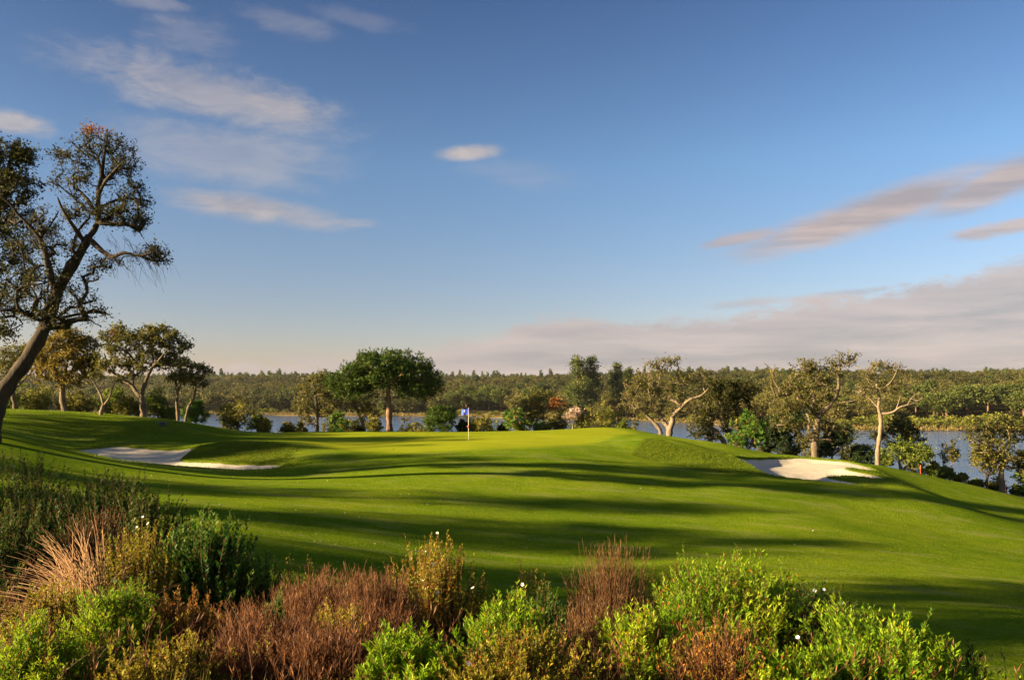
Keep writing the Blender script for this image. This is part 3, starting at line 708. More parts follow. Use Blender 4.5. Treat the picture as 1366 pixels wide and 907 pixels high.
def forked_tree():
    d = 59.5; R = np.random.default_rng(33); bx = P(134, 558, d)[0]; base = (bx, d, Hs(bx, d) - 0.1); f = px_local(base, d)
    sk = Skel(); b0 = f(134, 558); b0[2] = 0
    t = sk.limb([b0, f(135, 550, 0), f(138, 541, 0)], 0.16, 0.12)
    a = sk.limb([f(134, 528, 0.1), f(127, 516, 0.2), f(121, 506, 0.2)], 0.10, 0.045, start=t)
    sk.limb([f(146, 532, -0.1), f(152, 520, -0.3), f(157, 508, -0.3)], 0.09, 0.035, start=t)
    i = sk.nearest(f(130, 520, 0.15)); sk.limb([f(135, 510, 0.3), f(136, 502, 0.3)], 0.05, 0.025, start=i)
    cl = blob_points(R, px_blobs(f, d, [(122, 502, 8, 6, 1), (136, 500, 8, 5, 1), (157, 504, 7, 6, 1)]), 16)
    build_tree('forked_tree', base, sk, cl, R, 'oak', 'bark_pale', 'small half bare tree with a pale trunk forked like a Y', 'tree', None, rad=0.25, per=16, L=0.10, W=0.06)
forked_tree()
auto_oak('slim_oak', 237, 61.5, 470, 24, 'slim dark stemmed tree next to the pair of forked oaks on the hill edge', 'oak', 'bark', seed=34, n=46, fork=0.45, crown_lo=0.5, r0=0.11, rad=0.4, per=32)
def crooked_tree():
    d = 62.5; R = np.random.default_rng(35); bx = P(247, 566, d)[0]; base = (bx, d, Hs(bx, d) - 0.1); f = px_local(base, d)
    sk = Skel(); b0 = f(247, 568); b0[2] = 0
    t = sk.limb([b0, f(251, 545, 0), f(259, 528, 0), f(261, 508, 0.1)], 0.12, 0.07)
    sk.limb([f(270, 500, 0.2), f(277, 492, 0.2)], 0.05, 0.02, start=t); sk.limb([f(256, 496, -0.2), f(258, 488, -0.3)], 0.05, 0.02, start=t)
    cl = blob_points(R, px_blobs(f, d, [(262, 492, 14, 6, 1.4), (274, 494, 9, 6, .8), (256, 506, 10, 7, .7), (268, 508, 10, 7, .6)]), 40)
    build_tree('crooked_tree', base, sk, cl, R, 'oak', 'bark', 'small crooked tree with a thin leaning stem at the end of the hill', 'tree', None, rad=0.3, per=26, L=0.10, W=0.06)
crooked_tree()
auto_oak('pale_oak', 20, 66, 452, 42, 'pale leafed oak seen under the leaning trunk at the picture edge', 'oak', 'bark', seed=36, n=90, crown_lo=0.45, rad=0.5, per=36)
# bushes behind the hill
BK = 'bushes behind the shaded hill'
for i, (px, d, top, hw, lf, lab) in enumerate([
    (12, 68, 506, 34, 'bush', 'green bush under the pale oak at the picture edge'),
    (52, 70, 512, 30, 'bush_yellow', 'yellow green bush left of the golden oak trunk'),
    (105, 69, 520, 26, 'bush_olive', 'dark olive bush between the golden oak and the Y forked tree'),
    (150, 71, 505, 24, 'bush', 'tall mid green bush between the Y forked tree and the low forked oak'),
    (172, 68, 530, 20, 'bush_olive', 'low olive bush just left of the low forked oak trunk'),
    (212, 68, 518, 22, 'bush', 'green bush just right of the low forked oak trunk'),
    (228, 70, 540, 14, 'autumn_mixed', 'small reddish bush behind the dark box on the hill'),
    (262, 66, 530, 17, 'pine_young', 'bright green young conifer under the crooked tree')]):
    auto_bush('round_bush', px, d, top, hw, lab, lf, BK, seed=40 + i, n=60, needles=(lf == 'pine_young'), per=40 if lf != 'pine_young' else 14, L=0.11 if lf != 'pine_young' else 0.2, W=0.06 if lf != 'pine_young' else 0.035)

# ---- behind the green
def pine():
    d = 74.0; R = np.random.default_rng(51); bx = P(520, 575, d)[0]; base = (bx, d, Hs(bx, d) - 0.1); f = px_local(base, d)
    sk = Skel(); b0 = f(520, 590); b0[2] = 0
    t = sk.limb([b0, f(520, 574, 0), f(519, 550, 0), f(518, 525, 0), f(517, 508, 0.1)], 0.30, 0.20)
    for q in ((470, 500, .5), (485, 488, -1.4), (500, 480, 1.5), (518, 478, 0), (540, 482, 1.2), (558, 492, -1.0), (572, 508, .6), (455, 515, -.4), (540, 500, -2.0), (490, 505, 2.2)):
        sk.limb([f(517 * .55 + q[0] * .45, 514 * .5 + q[1] * .5, q[2] * .5), f(*q)], 0.10, 0.03, start=t, jit=0.03, R=R)
    for q in ((498, 530, .5), (545, 532, -.6)):
        i = sk.nearest(f(519, 532, 0)); sk.limb([f((519 + q[0]) / 2, 530, q[2] / 2), f(*q)], 0.05, 0.02, start=i)
    blobs = px_blobs(f, d, [(515,486,38,17,2.2),(490,492,34,18,1.8),(540,490,34,19,2.0),(468,505,28,20,1.6),(558,503,28,20,1.8),(515,505,44,16,1.5),(574,518,15,14,.8),(452,512,14,16,.6),(475,520,30,16,1.1),(550,520,26,12,.9),(505,477,20,8,.6)])
    cl = blob_points(R, blobs, 300)
    build_tree('umbrella_pine', base, sk, cl, R, 'pine', 'bark_pine', 'large umbrella pine with a broad dark green crown behind the putting green', 'tree', None, rad=0.62, per=12, L=0.27, W=0.05, twigs=1, flat=0.6, needles=True, extra=0.012)
pine()
def bare_oak():
    d = 76; R = np.random.default_rng(52); bx = P(423, 576, d)[0]; base = (bx, d, Hs(bx, d) - 0.1); f = px_local(base, d)
    sk = Skel(); b0 = f(423, 590); b0[2] = 0
    t = sk.limb([b0, f(423, 572, 0), f(423, 550, 0), f(421, 528, 0), f(418, 512, 0), f(411, 502, 0)], 0.2, 0.06)
    sk.limb([f(430, 540, .3), f(436, 525, .5)], 0.06, 0.02, start=sk.nearest(f(423, 550, 0)))
    sk.limb([f(408, 540, .3), f(400, 530, .5)], 0.06, 0.02, start=sk.nearest(f(423, 552, 0)))
    cl = blob_points(R, px_blobs(f, d, [(428,506,16,8,1.2),(408,520,12,12,.8),(436,520,12,14,.9),(405,545,13,12,1),(434,545,12,12,.8),(412,562,14,8,.6),(425,530,22,20,1.0)]), 110)
    build_tree('thin_oak', base, sk, cl, R, 'oak', 'bark', 'thin brownish oak with a straight bare stem left of the big umbrella pine', 'tree', None, rad=0.42, per=30, L=0.11, W=0.065)
bare_oak()
def leaning_oak():
    d = 77; R = np.random.default_rng(53); bx = P(484, 576, d)[0]; base = (bx, d, Hs(bx, d) - 0.1); f = px_local(base, d)
    sk = Skel(); b0 = f(487, 590); b0[2] = 0
    t = sk.limb([b0, f(484, 565, 0), f(476, 545, 0), f(467, 532, 0)], 0.2, 0.09)
    sk.limb([f(456, 544, -.4), f(447, 542, -.6)], 0.07, 0.03, start=sk.nearest(f(476, 546, 0)))
    cl = blob_points(R, px_blobs(f, d, [(462,528,18,12,1),(480,540,16,14,1.2),(492,555,14,12,1),(448,535,9,8,.4)]), 70)
    build_tree('leaning_oak', base, sk, cl, R, 'bush_olive', 'bark_pale', 'small oak with a pale leaning stem under the big umbrella pine crown', 'tree', None, rad=0.42, per=30, L=0.11, W=0.065)
leaning_oak()
BG = 'bushes along the back of the putting green'
mid = [ # name, px, d, top, hw, leaf, label
    ('olive_bush', 318, 70, 532, 30, 'bush_olive', 'wide olive bush where the shaded hill meets the putting green'),
    ('olive_bush', 343, 72, 546, 18, 'bush', 'green bush touching the wide olive bush by the hill'),
    ('low_bush', 352, 70, 556, 13, 'bush_olive', 'low brownish bush right of the wide olive bush by the hill'),
    ('low_bush', 384, 73, 561, 13, 'bush_olive', 'low grey brown bush against the lake left of the thin oak'),
    ('low_bush', 402, 75, 563, 10, 'oak_dark', 'tiny dark bush at the foot of the thin oak'),
    ('young_pine', 453, 72, 549, 18, 'pine_young', 'small bright green pine bush between the thin oak and big pine'),
    ('low_bush', 476, 74, 560, 12, 'oak_dark', 'dark low bush left of the big pine trunk'),
    ('olive_bush', 500, 72, 553, 15, 'bush_olive', 'olive bush touching the left of the big pine trunk'),
    ('round_pine', 592, 73, 536, 26, 'pine', 'round bright green pine bush between the big pine and the flag'),
    ('low_bush', 617, 74, 560, 8, 'pine_dark', 'very small dark bush between the round pine bush and the flag'),
    ('olive_bush', 642, 73, 549, 16, 'bush_olive', 'brownish olive bush just right of the flagstick'),
    ('low_bush', 671, 74, 563, 7, 'oak_dark', 'little dark bush beside the young pine with orange tips'),
    ('young_pine', 688, 71, 541, 18, 'pine_young', 'bright young pine with orange tips right of the flag'),
    ('low_bush', 722, 72, 562, 14, 'bush', 'low green bush below the turning tree'),
    ('dark_bush', 742, 73, 549, 16, 'oak_dark', 'dark bush under the red leaved branch'),
    ('willow_bush', 800, 75, 532, 30, 'bush_yellow', 'wide yellow green willowy bush on the crest of the green'),
    ('willow_bush', 778, 76, 544, 16, 'bush_yellow', 'smaller brownish yellow bush left of the willowy bush'),
    ('low_bush', 832, 72, 559, 14, 'bush', 'low green bush right of the willowy bush on the crest'),
]
for i, (nm, px, d, top, hw, lf, lab) in enumerate(mid):
    nd = lf.startswith('pine')
    auto_bush(nm, px, d, top, hw, lab, lf, BG, seed=70 + i, n=70 if hw > 20 else 45, needles=nd, per=(14 if nd else 42), L=(0.21 if nd else 0.11), W=(0.04 if nd else 0.06), extra=(0.10 if lf == 'pine_young' else 0), pointy=0.5 if nd else 0)
Rf = np.random.default_rng(95)
for i, px in enumerate([302, 440, 466, 545, 560, 628, 655, 702, 730, 752, 766, 815, 846, 575]):
    auto_bush('scrub_bush', px + Rf.uniform(-4, 4), Rf.uniform(78, 88), Rf.uniform(552, 563), Rf.uniform(12, 20), 'dull low bush on the hidden bank between the putting green and the lake', ['bush_olive', 'oak', 'bush', 'oak_dark'][i % 4], 'scrub on the bank behind the green', seed=700 + i, n=40, per=34, L=0.12, W=0.065)
for i, px in enumerate([918, 936, 1018, 1034, 1062, 1075, 1128, 1140, 1222]):
    auto_bush('waterline_bush', px + Rf.uniform(-4, 4), Rf.uniform(74, 84), Rf.uniform(560, 585) + max(0, (px - 950) * 0.06), Rf.uniform(13, 22), 'dull bush at the waterline below the lakeside oaks', ['oak_dark', 'bush_olive', 'oak'][i % 3], 'scrub at the waterline below the oaks', seed=730 + i, n=44, per=34, L=0.12, W=0.065)
auto_oak('turning_tree', 714, 78, 518, 26, 'yellow green tree with some orange leaves behind the young pine', 'autumn_mixed', 'bark', seed=91, n=80, fork=0.3, crown_lo=0.3, r0=0.12, rad=0.5, per=42, extra=0.1)
auto_oak('red_tree', 741, 76, 527, 13, 'small tree of red orange leaves behind the crest of the green', 'autumn', 'bark_pale', seed=92, n=24, fork=0.35, crown_lo=0.45, r0=0.07, rad=0.22, per=30)
auto_oak('dead_tree', 765, 75, 541, 15, 'small dead tree with pinkish white withered leaves on the crest', 'pale_dead', 'bark_pale', seed=93, n=30, fork=0.4, crown_lo=0.5, r0=0.09, rad=0.2, per=18)

# ---- right side
def gnarled_oak():
    d = 68; R = np.random.default_rng(61); bx = P(894, 584, d)[0]; base = (bx, d, Hs(bx, d) - 0.1); f = px_local(base, d)
    sk = Skel(); b0 = f(893, 590); b0[2] = 0
    t = sk.limb([b0, f(893, 577, 0), f(897, 562, 0), f(896, 556, 0)], 0.27, 0.2)
    r = sk.limb([f(905, 546, -.3), f(918, 533, -.6), f(932, 528, -.8), f(942, 518, -.9), f(951, 506, -1)], 0.19, 0.04, start=t)
    sk.limb([f(936, 514, -.2), f(930, 507, .1)], 0.06, 0.025, start=sk.nearest(f(937, 524, -.85)))
    sk.limb([f(944, 532, -1.2), f(954, 532, -1.3)], 0.05, 0.02, start=sk.nearest(f(926, 530, -.7)))
    l = sk.limb([f(889, 566, .3), f(882, 555, .6), f(883, 546, .7), f(887, 538, .6)], 0.19, 0.12, start=sk.nearest(f(894, 575, 0)))
    v = sk.limb([f(880, 528, .4), f(880, 508, .2), f(884, 490, 0), f(890, 480, 0)], 0.11, 0.03, start=l)
    sk.limb([f(893, 528, .9), f(894, 515, 1.2)], 0.07, 0.03, start=l)
    sk.limb([f(860, 520, .9), f(848, 512, 1.2)], 0.07, 0.025, start=sk.nearest(f(881, 532, .45)))
    s2 = Skel  # second stem
    p2 = f(882, 590, .5); p2[2] = 0
    t2 = sk.limb([p2, f(882, 574, .5), f(872, 562, .6), f(861, 550, .8)], 0.2, 0.1)
    sk.limb([f(848, 538, 1.0), f(838, 528, 1.2)], 0.07, 0.025, start=t2)
    sk.limb([f(852, 530, .2), f(846, 515, -.2)], 0.06, 0.025, start=sk.nearest(f(856, 545, .85)))
    blobs = px_blobs(f, d, [(885,486,12,8,.7),(898,484,8,6,.4),(866,490,14,8,.6),(862,510,22,14,1.2),(845,520,16,14,1),(880,515,22,18,1.2),(905,520,20,18,1),(912,505,16,10,.8),(930,502,16,8,.8),(942,512,10,8,.5),(850,540,16,12,.8),(875,540,20,10,.7),(920,545,16,10,.6),(838,535,10,12,.5),(895,500,20,8,.5)])
    build_tree('gnarled_oak', base, sk, blob_points(R, blobs, 210), R, 'oak', 'bark_pale', 'gnarled oak with pale forking limbs by the water right of the green', 'tree', None, rad=0.46, per=26, L=0.10, W=0.058, bare=0.38)
gnarled_oak()
def stooped_oak():
    d = 66; R = np.random.default_rng(62); bx = P(972, 600, d)[0]; base = (bx, d, Hs(bx, d) - 0.1); f = px_local(base, d)
    sk = Skel(); b0 = f(972, 600); b0[2] = 0
    a = sk.limb([b0, f(965, 588, 0), f(955, 575, 0), f(944, 566, 0), f(936, 558, .1)], 0.22, 0.06)
    b = sk.limb([b0 + np.array([.4, .2, 0]), f(972, 582, .2), f(968, 560, .3), f(962, 535, .3), f(960, 515, .3)], 0.2, 0.05)
    c = sk.limb([b0 + np.array([1.1, 0, 0]), f(990, 588, .2), f(993, 570, .3), f(990, 545, .3)], 0.18, 0.05)
    blobs = px_blobs(f, d, [(940,560,16,14,1),(955,540,22,18,1.4),(970,520,24,16,1.5),(985,540,20,20,1.4),(955,512,16,10,.8),(930,575,12,10,.5),(980,565,24,16,1.2),(995,520,16,14,1),(950,580,14,8,.5)])
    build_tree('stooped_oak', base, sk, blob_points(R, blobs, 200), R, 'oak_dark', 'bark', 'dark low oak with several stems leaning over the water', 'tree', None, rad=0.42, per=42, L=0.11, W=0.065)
stooped_oak()
auto_bush('young_pine', 999, 62.5, 549, 25, 'bright young pine with a short pale stem beside the dark pine', 'pine_young', 'young pines beside the lake', seed=101, n=60, needles=True, per=14, L=0.21, W=0.04, extra=0.08, pointy=0.4, cat='pine')
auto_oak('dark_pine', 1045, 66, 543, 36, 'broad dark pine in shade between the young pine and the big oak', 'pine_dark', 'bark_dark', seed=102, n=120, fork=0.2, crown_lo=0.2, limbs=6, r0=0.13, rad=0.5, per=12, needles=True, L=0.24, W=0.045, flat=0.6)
def lake_oak():
    d = 61.5; R = np.random.default_rng(63); bx = P(1087, 610, d)[0]; base = (bx, d, Hs(bx, d) - 0.1); f = px_local(base, d)
    sk = Skel(); b0 = f(1087, 612); b0[2] = 0
    t = sk.limb([b0, f(1087, 596, 0), f(1088, 580, 0), f(1090, 566, 0), f(1092, 556, 0)], 0.27, 0.21)
    r = sk.limb([f(1100, 545, -.2), f(1110, 533, -.4), f(1115, 518, -.5), f(1115, 503, -.5), f(1117, 492, -.4)], 0.2, 0.08, start=t)
    sk.limb([f(1121, 480, -.2), f(1122, 469, -.2)], 0.07, 0.02, start=r); sk.limb([f(1128, 486, -.7), f(1138, 478, -.9)], 0.06, 0.02, start=r)
    sk.limb([f(1122, 536, -.9), f(1135, 533, -1.2)], 0.06, 0.025, start=sk.nearest(f(1108, 536, -.4)))
    l = sk.limb([f(1086, 548, .3), f(1078, 538, .6), f(1072, 527, .8), f(1060, 518, 1)], 0.17, 0.05, start=t)
    m_ = sk.limb([f(1066, 505, .4), f(1062, 490, .2)], 0.07, 0.025, start=sk.nearest(f(1073, 529, .75)))
    a = sk.limb([f(1050, 528, .8), f(1042, 515, .9), f(1037, 505, .9), f(1034, 494, .9), f(1024, 483, .9)], 0.10, 0.03, start=sk.nearest(f(1066, 522, .9)))
    sk.limb([f(1038, 490, .7), f(1036, 485, .6)], 0.04, 0.015, start=sk.nearest(f(1035, 496, .9)))
    blobs = px_blobs(f, d, [(1072,490,16,10,1),(1070,510,26,16,1.5),(1050,530,24,20,1.5),(1090,525,26,20,1.5),(1062,555,26,18,1.5),(1105,500,16,16,.9),(1120,484,14,10,.7),(1136,478,8,6,.3),(1105,550,22,20,1.0),(1040,560,14,14,.7),(1112,575,14,14,.5),(1034,508,8,12,.3),(1085,500,14,12,.6),(1078,575,22,12,.7)])
    build_tree('lake_oak', base, sk, blob_points(R, blobs, 260), R, 'oak', 'bark', 'big oak with a thick trunk and twisted bare limbs behind the sunlit bunker', 'tree', None, rad=0.46, per=28, L=0.10, W=0.058, bare=0.28)
lake_oak()
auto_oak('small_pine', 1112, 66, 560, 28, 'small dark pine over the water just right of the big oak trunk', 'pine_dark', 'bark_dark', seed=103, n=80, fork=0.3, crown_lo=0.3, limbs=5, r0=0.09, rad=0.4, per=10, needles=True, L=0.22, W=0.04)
auto_bush('small_pine', 1152, 62, 588, 16, 'little dark pine left of the pale bare tree trunk', 'pine_dark', None, seed=104, n=40, needles=True, per=12, L=0.2, W=0.04, cat='pine')
def pale_tree():
    d = 58.0; R = np.random.default_rng(64); bx = P(1172, 620, d)[0]; base = (bx, d, Hs(bx, d) - 0.1); f = px_local(base, d)
    sk = Skel(); b0 = f(1171, 622); b0[2] = 0
    t = sk.limb([b0, f(1171, 605, 0), f(1173, 585, 0), f(1175, 565, 0), f(1174, 552, 0)], 0.165, 0.125)
    a = sk.limb([f(1172, 542, 0), f(1174, 530, .1), f(1171, 520, .1)], 0.11, 0.08, start=t)
    sk.limb([f(1163, 533, .2), f(1155, 525, .4), f(1147, 518, .5)], 0.07, 0.02, start=sk.nearest(f(1173, 545, 0)))
    sk.limb([f(1172, 508, .3), f(1170, 498, .3), f(1172, 486, .3)], 0.06, 0.015, start=a)
    sk.limb([f(1180, 515, -.3), f(1187, 505, -.5), f(1192, 492, -.6)], 0.06, 0.015, start=a)
    sk.limb([f(1163, 510, .4), f(1158, 498, .5)], 0.045, 0.012, start=a)
    b = sk.limb([f(1187, 550, -.3), f(1196, 543, -.5), f(1205, 540, -.6), f(1216, 536, -.7), f(1225, 529, -.7)], 0.09, 0.02, start=t)
    sk.limb([f(1198, 533, -.2), f(1202, 522, 0)], 0.045, 0.012, start=sk.nearest(f(1192, 546, -.4)))
    sk.limb([f(1208, 530, -.9), f(1215, 524, -1)], 0.035, 0.012, start=sk.nearest(f(1204, 540, -.6)))
    cl = blob_points(R, px_blobs(f, d, [(1172,490,14,8,1.2),(1190,492,12,8,1),(1158,500,10,8,.8),(1150,520,9,8,.7),(1200,515,14,10,1),(1218,530,9,7,.6),(1178,515,18,10,.8),(1205,500,8,8,.5)]), 90)
    build_tree('pale_tree', base, sk, cl, R, 'oak', 'bark_pale', 'nearly bare pale tree with a straight whitish trunk beside the sunlit bunker', 'tree', None, rad=0.3, per=22, L=0.10, W=0.055, twigs=7, bare=0.55)
pale_tree()
auto_oak('dark_oak', 1200, 64, 552, 32, 'dark leafy tree against the water behind the pale bare trunk', 'oak_dark', 'bark', seed=105, n=90, fork=0.3, crown_lo=0.25, r0=0.12, rad=0.4, per=40)
BS = 'bushes down the lakeside slope'
for i, (px, d, top, hw, lf, lab) in enumerate([
    (1206, 58.5, 583, 40, 'bush', 'large round bright green bush at the foot of the pale bare tree'),
    (1180, 59.0, 603, 12, 'bush', 'small green bush touching the pale bare trunk'),
    (1246, 58.5, 616, 16, 'bush', 'low leafy green bush beside the first red stake'),
    (1262, 59.5, 622, 12, 'bush', 'low green bush right below the thin sapling'),
    (1280, 60.0, 631, 13, 'bush_olive', 'low yellowish bush between the sapling and the lakeside oak'),
    (1302, 61.0, 639, 12, 'bush', 'low green bush left of the thin leaning stem'),
    (1325, 61.5, 645, 12, 'bush_olive', 'low dull bush between the two lakeside stems'),
    (1330, 70, 620, 14, 'oak_dark', 'dark bush over the water behind the lakeside oak'),
    (1357, 61.5, 647, 14, 'bush', 'low green bush right of the second red stake at the picture edge')]):
    auto_bush('lakeside_bush', px, d, top, hw, lab, lf, BS, seed=110 + i, n=60 if hw > 20 else 34, per=40, L=0.11, W=0.06)
auto_oak('sapling', 1266, 63, 585, 13, 'thin sapling standing alone against the lake', 'oak', 'bark', seed=120, n=26, fork=0.5, crown_lo=0.35, r0=0.05, rad=0.28, per=26, lean=0.12)
auto_oak('lakeside_oak', 1338, 60.5, 549, 48, 'leafy oak with a pale trunk at the lakeside end of the slope', 'oak', 'bark_pale', seed=121, n=130, fork=0.42, crown_lo=0.25, limbs=5, r0=0.19, rad=0.45, per=38)
auto_oak('leaning_sapling', 1316, 60.8, 590, 20, 'thin orange barked leaning stem beside the lakeside oak', 'bush_olive', 'bark_pine', seed=122, n=34, fork=0.6, crown_lo=0.4, r0=0.09, rad=0.3, per=28, lean=0.15)
auto_bush('young_pine', 1372, 60, 585, 17, 'young green pine cut by the picture edge near the second red stake', 'pine_young', 'young pines beside the lake', seed=123, n=40, needles=True, per=14, L=0.21, W=0.04, extra=0.1, cat='pine')

# trees standing left of the view: they throw the long shadows over the fairway
for i, (x, y, h, w) in enumerate([(-47, 5, 13, 3.0), (-25, 13.8, 12.5, 3.0), (-28, 9.6, 11, 2.6), (-43, 12.5, 12, 2.6), (-40, 19.5, 13.5, 2.5), (-44, 25, 14, 2.3), (-48, 34, 13.5, 3.0), (-52, 39.8, 12.5, 1.7), (-44, 47.5, 10.5, 1.8), (-53, 49.5, 11.5, 4.2), (-50, 45, 12.5, 3.6)]):
    px = x / y * F_PX + CX; z0 = Hs(x, y); top = HY - (z0 + h - CAM_H) * F_PX / y
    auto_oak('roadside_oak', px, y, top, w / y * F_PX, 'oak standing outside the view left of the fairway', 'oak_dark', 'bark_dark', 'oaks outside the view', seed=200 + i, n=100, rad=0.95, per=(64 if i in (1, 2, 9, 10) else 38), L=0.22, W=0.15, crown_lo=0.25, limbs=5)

# ------------------------------------------------------------------ far wood
def far_proto(name, kind, seed, leaf, bark):
    R = np.random.default_rng(seed); sk = Skel(); 
    if kind == 'oak':
        e = sk.limb([(0, 0, 0), (R.normal(0, .2), R.normal(0, .2), 1.2), (R.normal(0, .4), R.normal(0, .4), 2.2)], 0.28, 0.18)
        blobs = []
        for i in range(5):
            a = i * 1.256 + R.normal(0, .3); q = np.array([math.cos(a) * 2.2, math.sin(a) * 2.2, R.uniform(3.4, 5.2)])
            sk.limb([q * .5 + np.array([0, 0, 1.0]), q], 0.13, 0.05, start=e, jit=0.08, R=R); blobs.append((*q, 1.7, 1.7, 1.2, 1))
        blobs.append((0, 0, 5.4, 2.2, 2.2, 1.3, 1.3)); blobs.append((0, 0, 2.5, 2.6, 2.6, 1.1, 1.6)); cl = blob_points(R, blobs, 92); per, L, W, rad = 22, 0.42, 0.30, 0.75
    elif kind == 'umbrella':
        e = sk.limb([(0, 0, 0), (0.1, 0, 2), (0.2, 0.1, 4)], 0.22, 0.15)
        blobs = [(0, 0, 5.4, 3.0, 3.0, 1.1, 3), (0, 0, 4.4, 3.3, 3.3, 1.0, 2.4), (0, 0, 3.2, 2.4, 2.4, .8, 1), (0, 0, 6.2, 1.9, 1.9, .6, 1)]; cl = blob_points(R, blobs, 110); per, L, W, rad = 34, 0.42, 0.24, 0.6
        for i in range(6):
            a = i * 1.05; sk.limb([(math.cos(a) * .9, math.sin(a) * .9, 4.5), (math.cos(a) * 2.2, math.sin(a) * 2.2, 5.2)], 0.08, 0.03, start=e)
    elif kind == 'ridge':
        e = sk.limb([(0, 0, 0), (0.1, 0, 4), (0, 0.1, 8)], 0.18, 0.06)
        blobs = [(0, 0, 7.6, 1.1, 1.1, 1.5, 1.2), (0, 0, 6.2, 1.7, 1.7, 1.2, 1.6), (.4, 0, 5.0, 1.8, 1.8, .9, 1)]; cl = blob_points(R, blobs, 50); per, L, W, rad = 22, 0.5, 0.28, 0.6
    elif kind == 'eucalyptus':
        e = sk.limb([(0, 0, 0), (0.2, 0, 5), (0.1, 0.1, 10), (0.3, 0, 15)], 0.30, 0.08)
        blobs = [(0.2, 0, 15.5, 1.5, 1.5, 3.0, 1.6), (-.5, .3, 12, 2.2, 2.2, 2.6, 1.8), (.8, -.3, 9.5, 2.1, 2.1, 2.6, 1.5), (-.3, .2, 7.0, 1.8, 1.8, 2.2, 1.0), (0.2, 0, 17.2, .8, .8, 1.6, .5)]; cl = blob_points(R, blobs, 130); per, L, W, rad = 34, 0.55, 0.22, 0.75
    else:  # bush
        sk.limb([(0, 0, 0), (0.1, 0, .8)], 0.08, 0.05)
        blobs = [(0, 0, 1.1, 1.5, 1.5, .9, 2), (.8, .3, .8, 1.2, 1.2, .7, 1), (-.7, -.4, .9, 1.2, 1.2, .8, 1)]; cl = blob_points(R, blobs, 30); per, L, W, rad = 22, 0.34, 0.24, 0.5
    for c in cl: sk.attach(c, R)
    ch = sk.finish(0.035, 0.02); V, Fq = sk.mesh(ch, 5)
    lv, lf, tone = leaf_cloud(R, cl, rad, per, L, W)
    return (V, Fq), (lv, lf, tone)
protos = []
for kind, leaf, bark, n in (('oak', 'far_oak', 'bark', 4), ('umbrella', 'far_pine', 'bark_pine', 2), ('ridge', 'far_pine', 'bark_pine', 2), ('eucalyptus', 'far_pine', 'bark_pine', 2), ('bush', 'far_green', 'bark', 2)):
    for j in range(n): protos.append((kind, leaf, bark, far_proto(kind, kind, 300 + len(protos), leaf, bark)))
by = {}
for p in protos: by.setdefault(p[0], []).append(p)
NAMES = {'oak': ('far_oak', 'tree'), 'umbrella': ('far_umbrella_pine', 'tree'), 'ridge': ('ridge_pine', 'tree'), 'eucalyptus': ('eucalyptus', 'tree'), 'bush': ('shore_bush', 'bush')}
first = {}
def far_tree(kind, j, x, y, s, rz, label, group):
    key = (kind, j); loc = (x, y, Hs(x, y) - 0.15)
    if key not in first:
        _, leaf, bark, (tr, cr) = by[kind][j]
        o = empty(NAMES[kind][0], loc, label, NAMES[kind][1], group)
        mesh_obj('trunk', tr[0], tr[1], M[bark], o, smooth=True); mesh_obj('crown', cr[0], cr[1], M[leaf], o, tone=cr[2])
        o.rotation_euler = (0, 0, rz); o.scale = s; first[key] = o
    else: copy_thing(first[key], loc, rz, s, label, group)
R = np.random.default_rng(400); named = []
# named far trees first
for px, d, top, lab in ((771, 322, 476, 'left one of the tall pair of eucalyptus trees above the far wood'), (788, 325, 475, 'right one of the tall pair of eucalyptus trees above the far wood'),
                        (823, 330, 483, 'broad eucalyptus standing right of the tall pair'), (838, 335, 490, 'shorter eucalyptus touching the gnarled oak crown')):
    x = (px - CX) / F_PX * d; h = CAM_H - (top - HY) / F_PX * d - Hs(x, d); s = h / 18.6
    far_tree('eucalyptus', int(R.integers(2)), x, d, (s * 1.25, s * 1.25, s), R.uniform(0, 6), lab, 'eucalyptus trees on the far shore')
for px, d, top, hw, lab in ((603, 392, 523, 11, 'far umbrella pine just left of the flag above the water'), (622, 400, 515, 12, 'far umbrella pine directly above the flag'), (637, 395, 521, 13, 'far umbrella pine just right of the flag above the water'),
        (652, 420, 514, 12, 'far umbrella pine second right of the flag'), (668, 410, 517, 13, 'far umbrella pine above the young pine with orange tips'), (705, 430, 517, 11, 'far umbrella pine above the turning tree'), (722, 440, 511, 12, 'far umbrella pine left of the eucalyptus pair'),
        (1236, 290, 524, 12, 'small round far pine at the water right of the pale bare tree'), (1262, 285, 523, 26, 'broad far umbrella pine above the sapling'), (1290, 300, 514, 26, 'far umbrella pine between the sapling and lakeside oak'), (1222, 310, 514, 16, 'far umbrella pine behind the pale tree limb tips'),
        (1318, 330, 514, 20, 'dark far umbrella pine left above the lakeside oak'), (1345, 335, 512, 24, 'flat far umbrella pine above the lakeside oak'), (1366, 290, 522, 22, 'far umbrella pine cut by the picture edge')):
    x = (px - CX) / F_PX * d; h = CAM_H - (top - HY) / F_PX * d - Hs(x, d); w = hw * 1.28 / F_PX * d / 3.6; named.append((x / d, d, hw / F_PX))
    far_tree('umbrella', int(R.integers(2)), x, d, (w, w, h / 6.9), R.uniform(0, 6), lab, 'umbrella pines on the far shore')
pts = []
n_try = 9000; cells = {}
ys = R.random(n_try); xs = R.uniform(-0.72, 0.72, n_try)
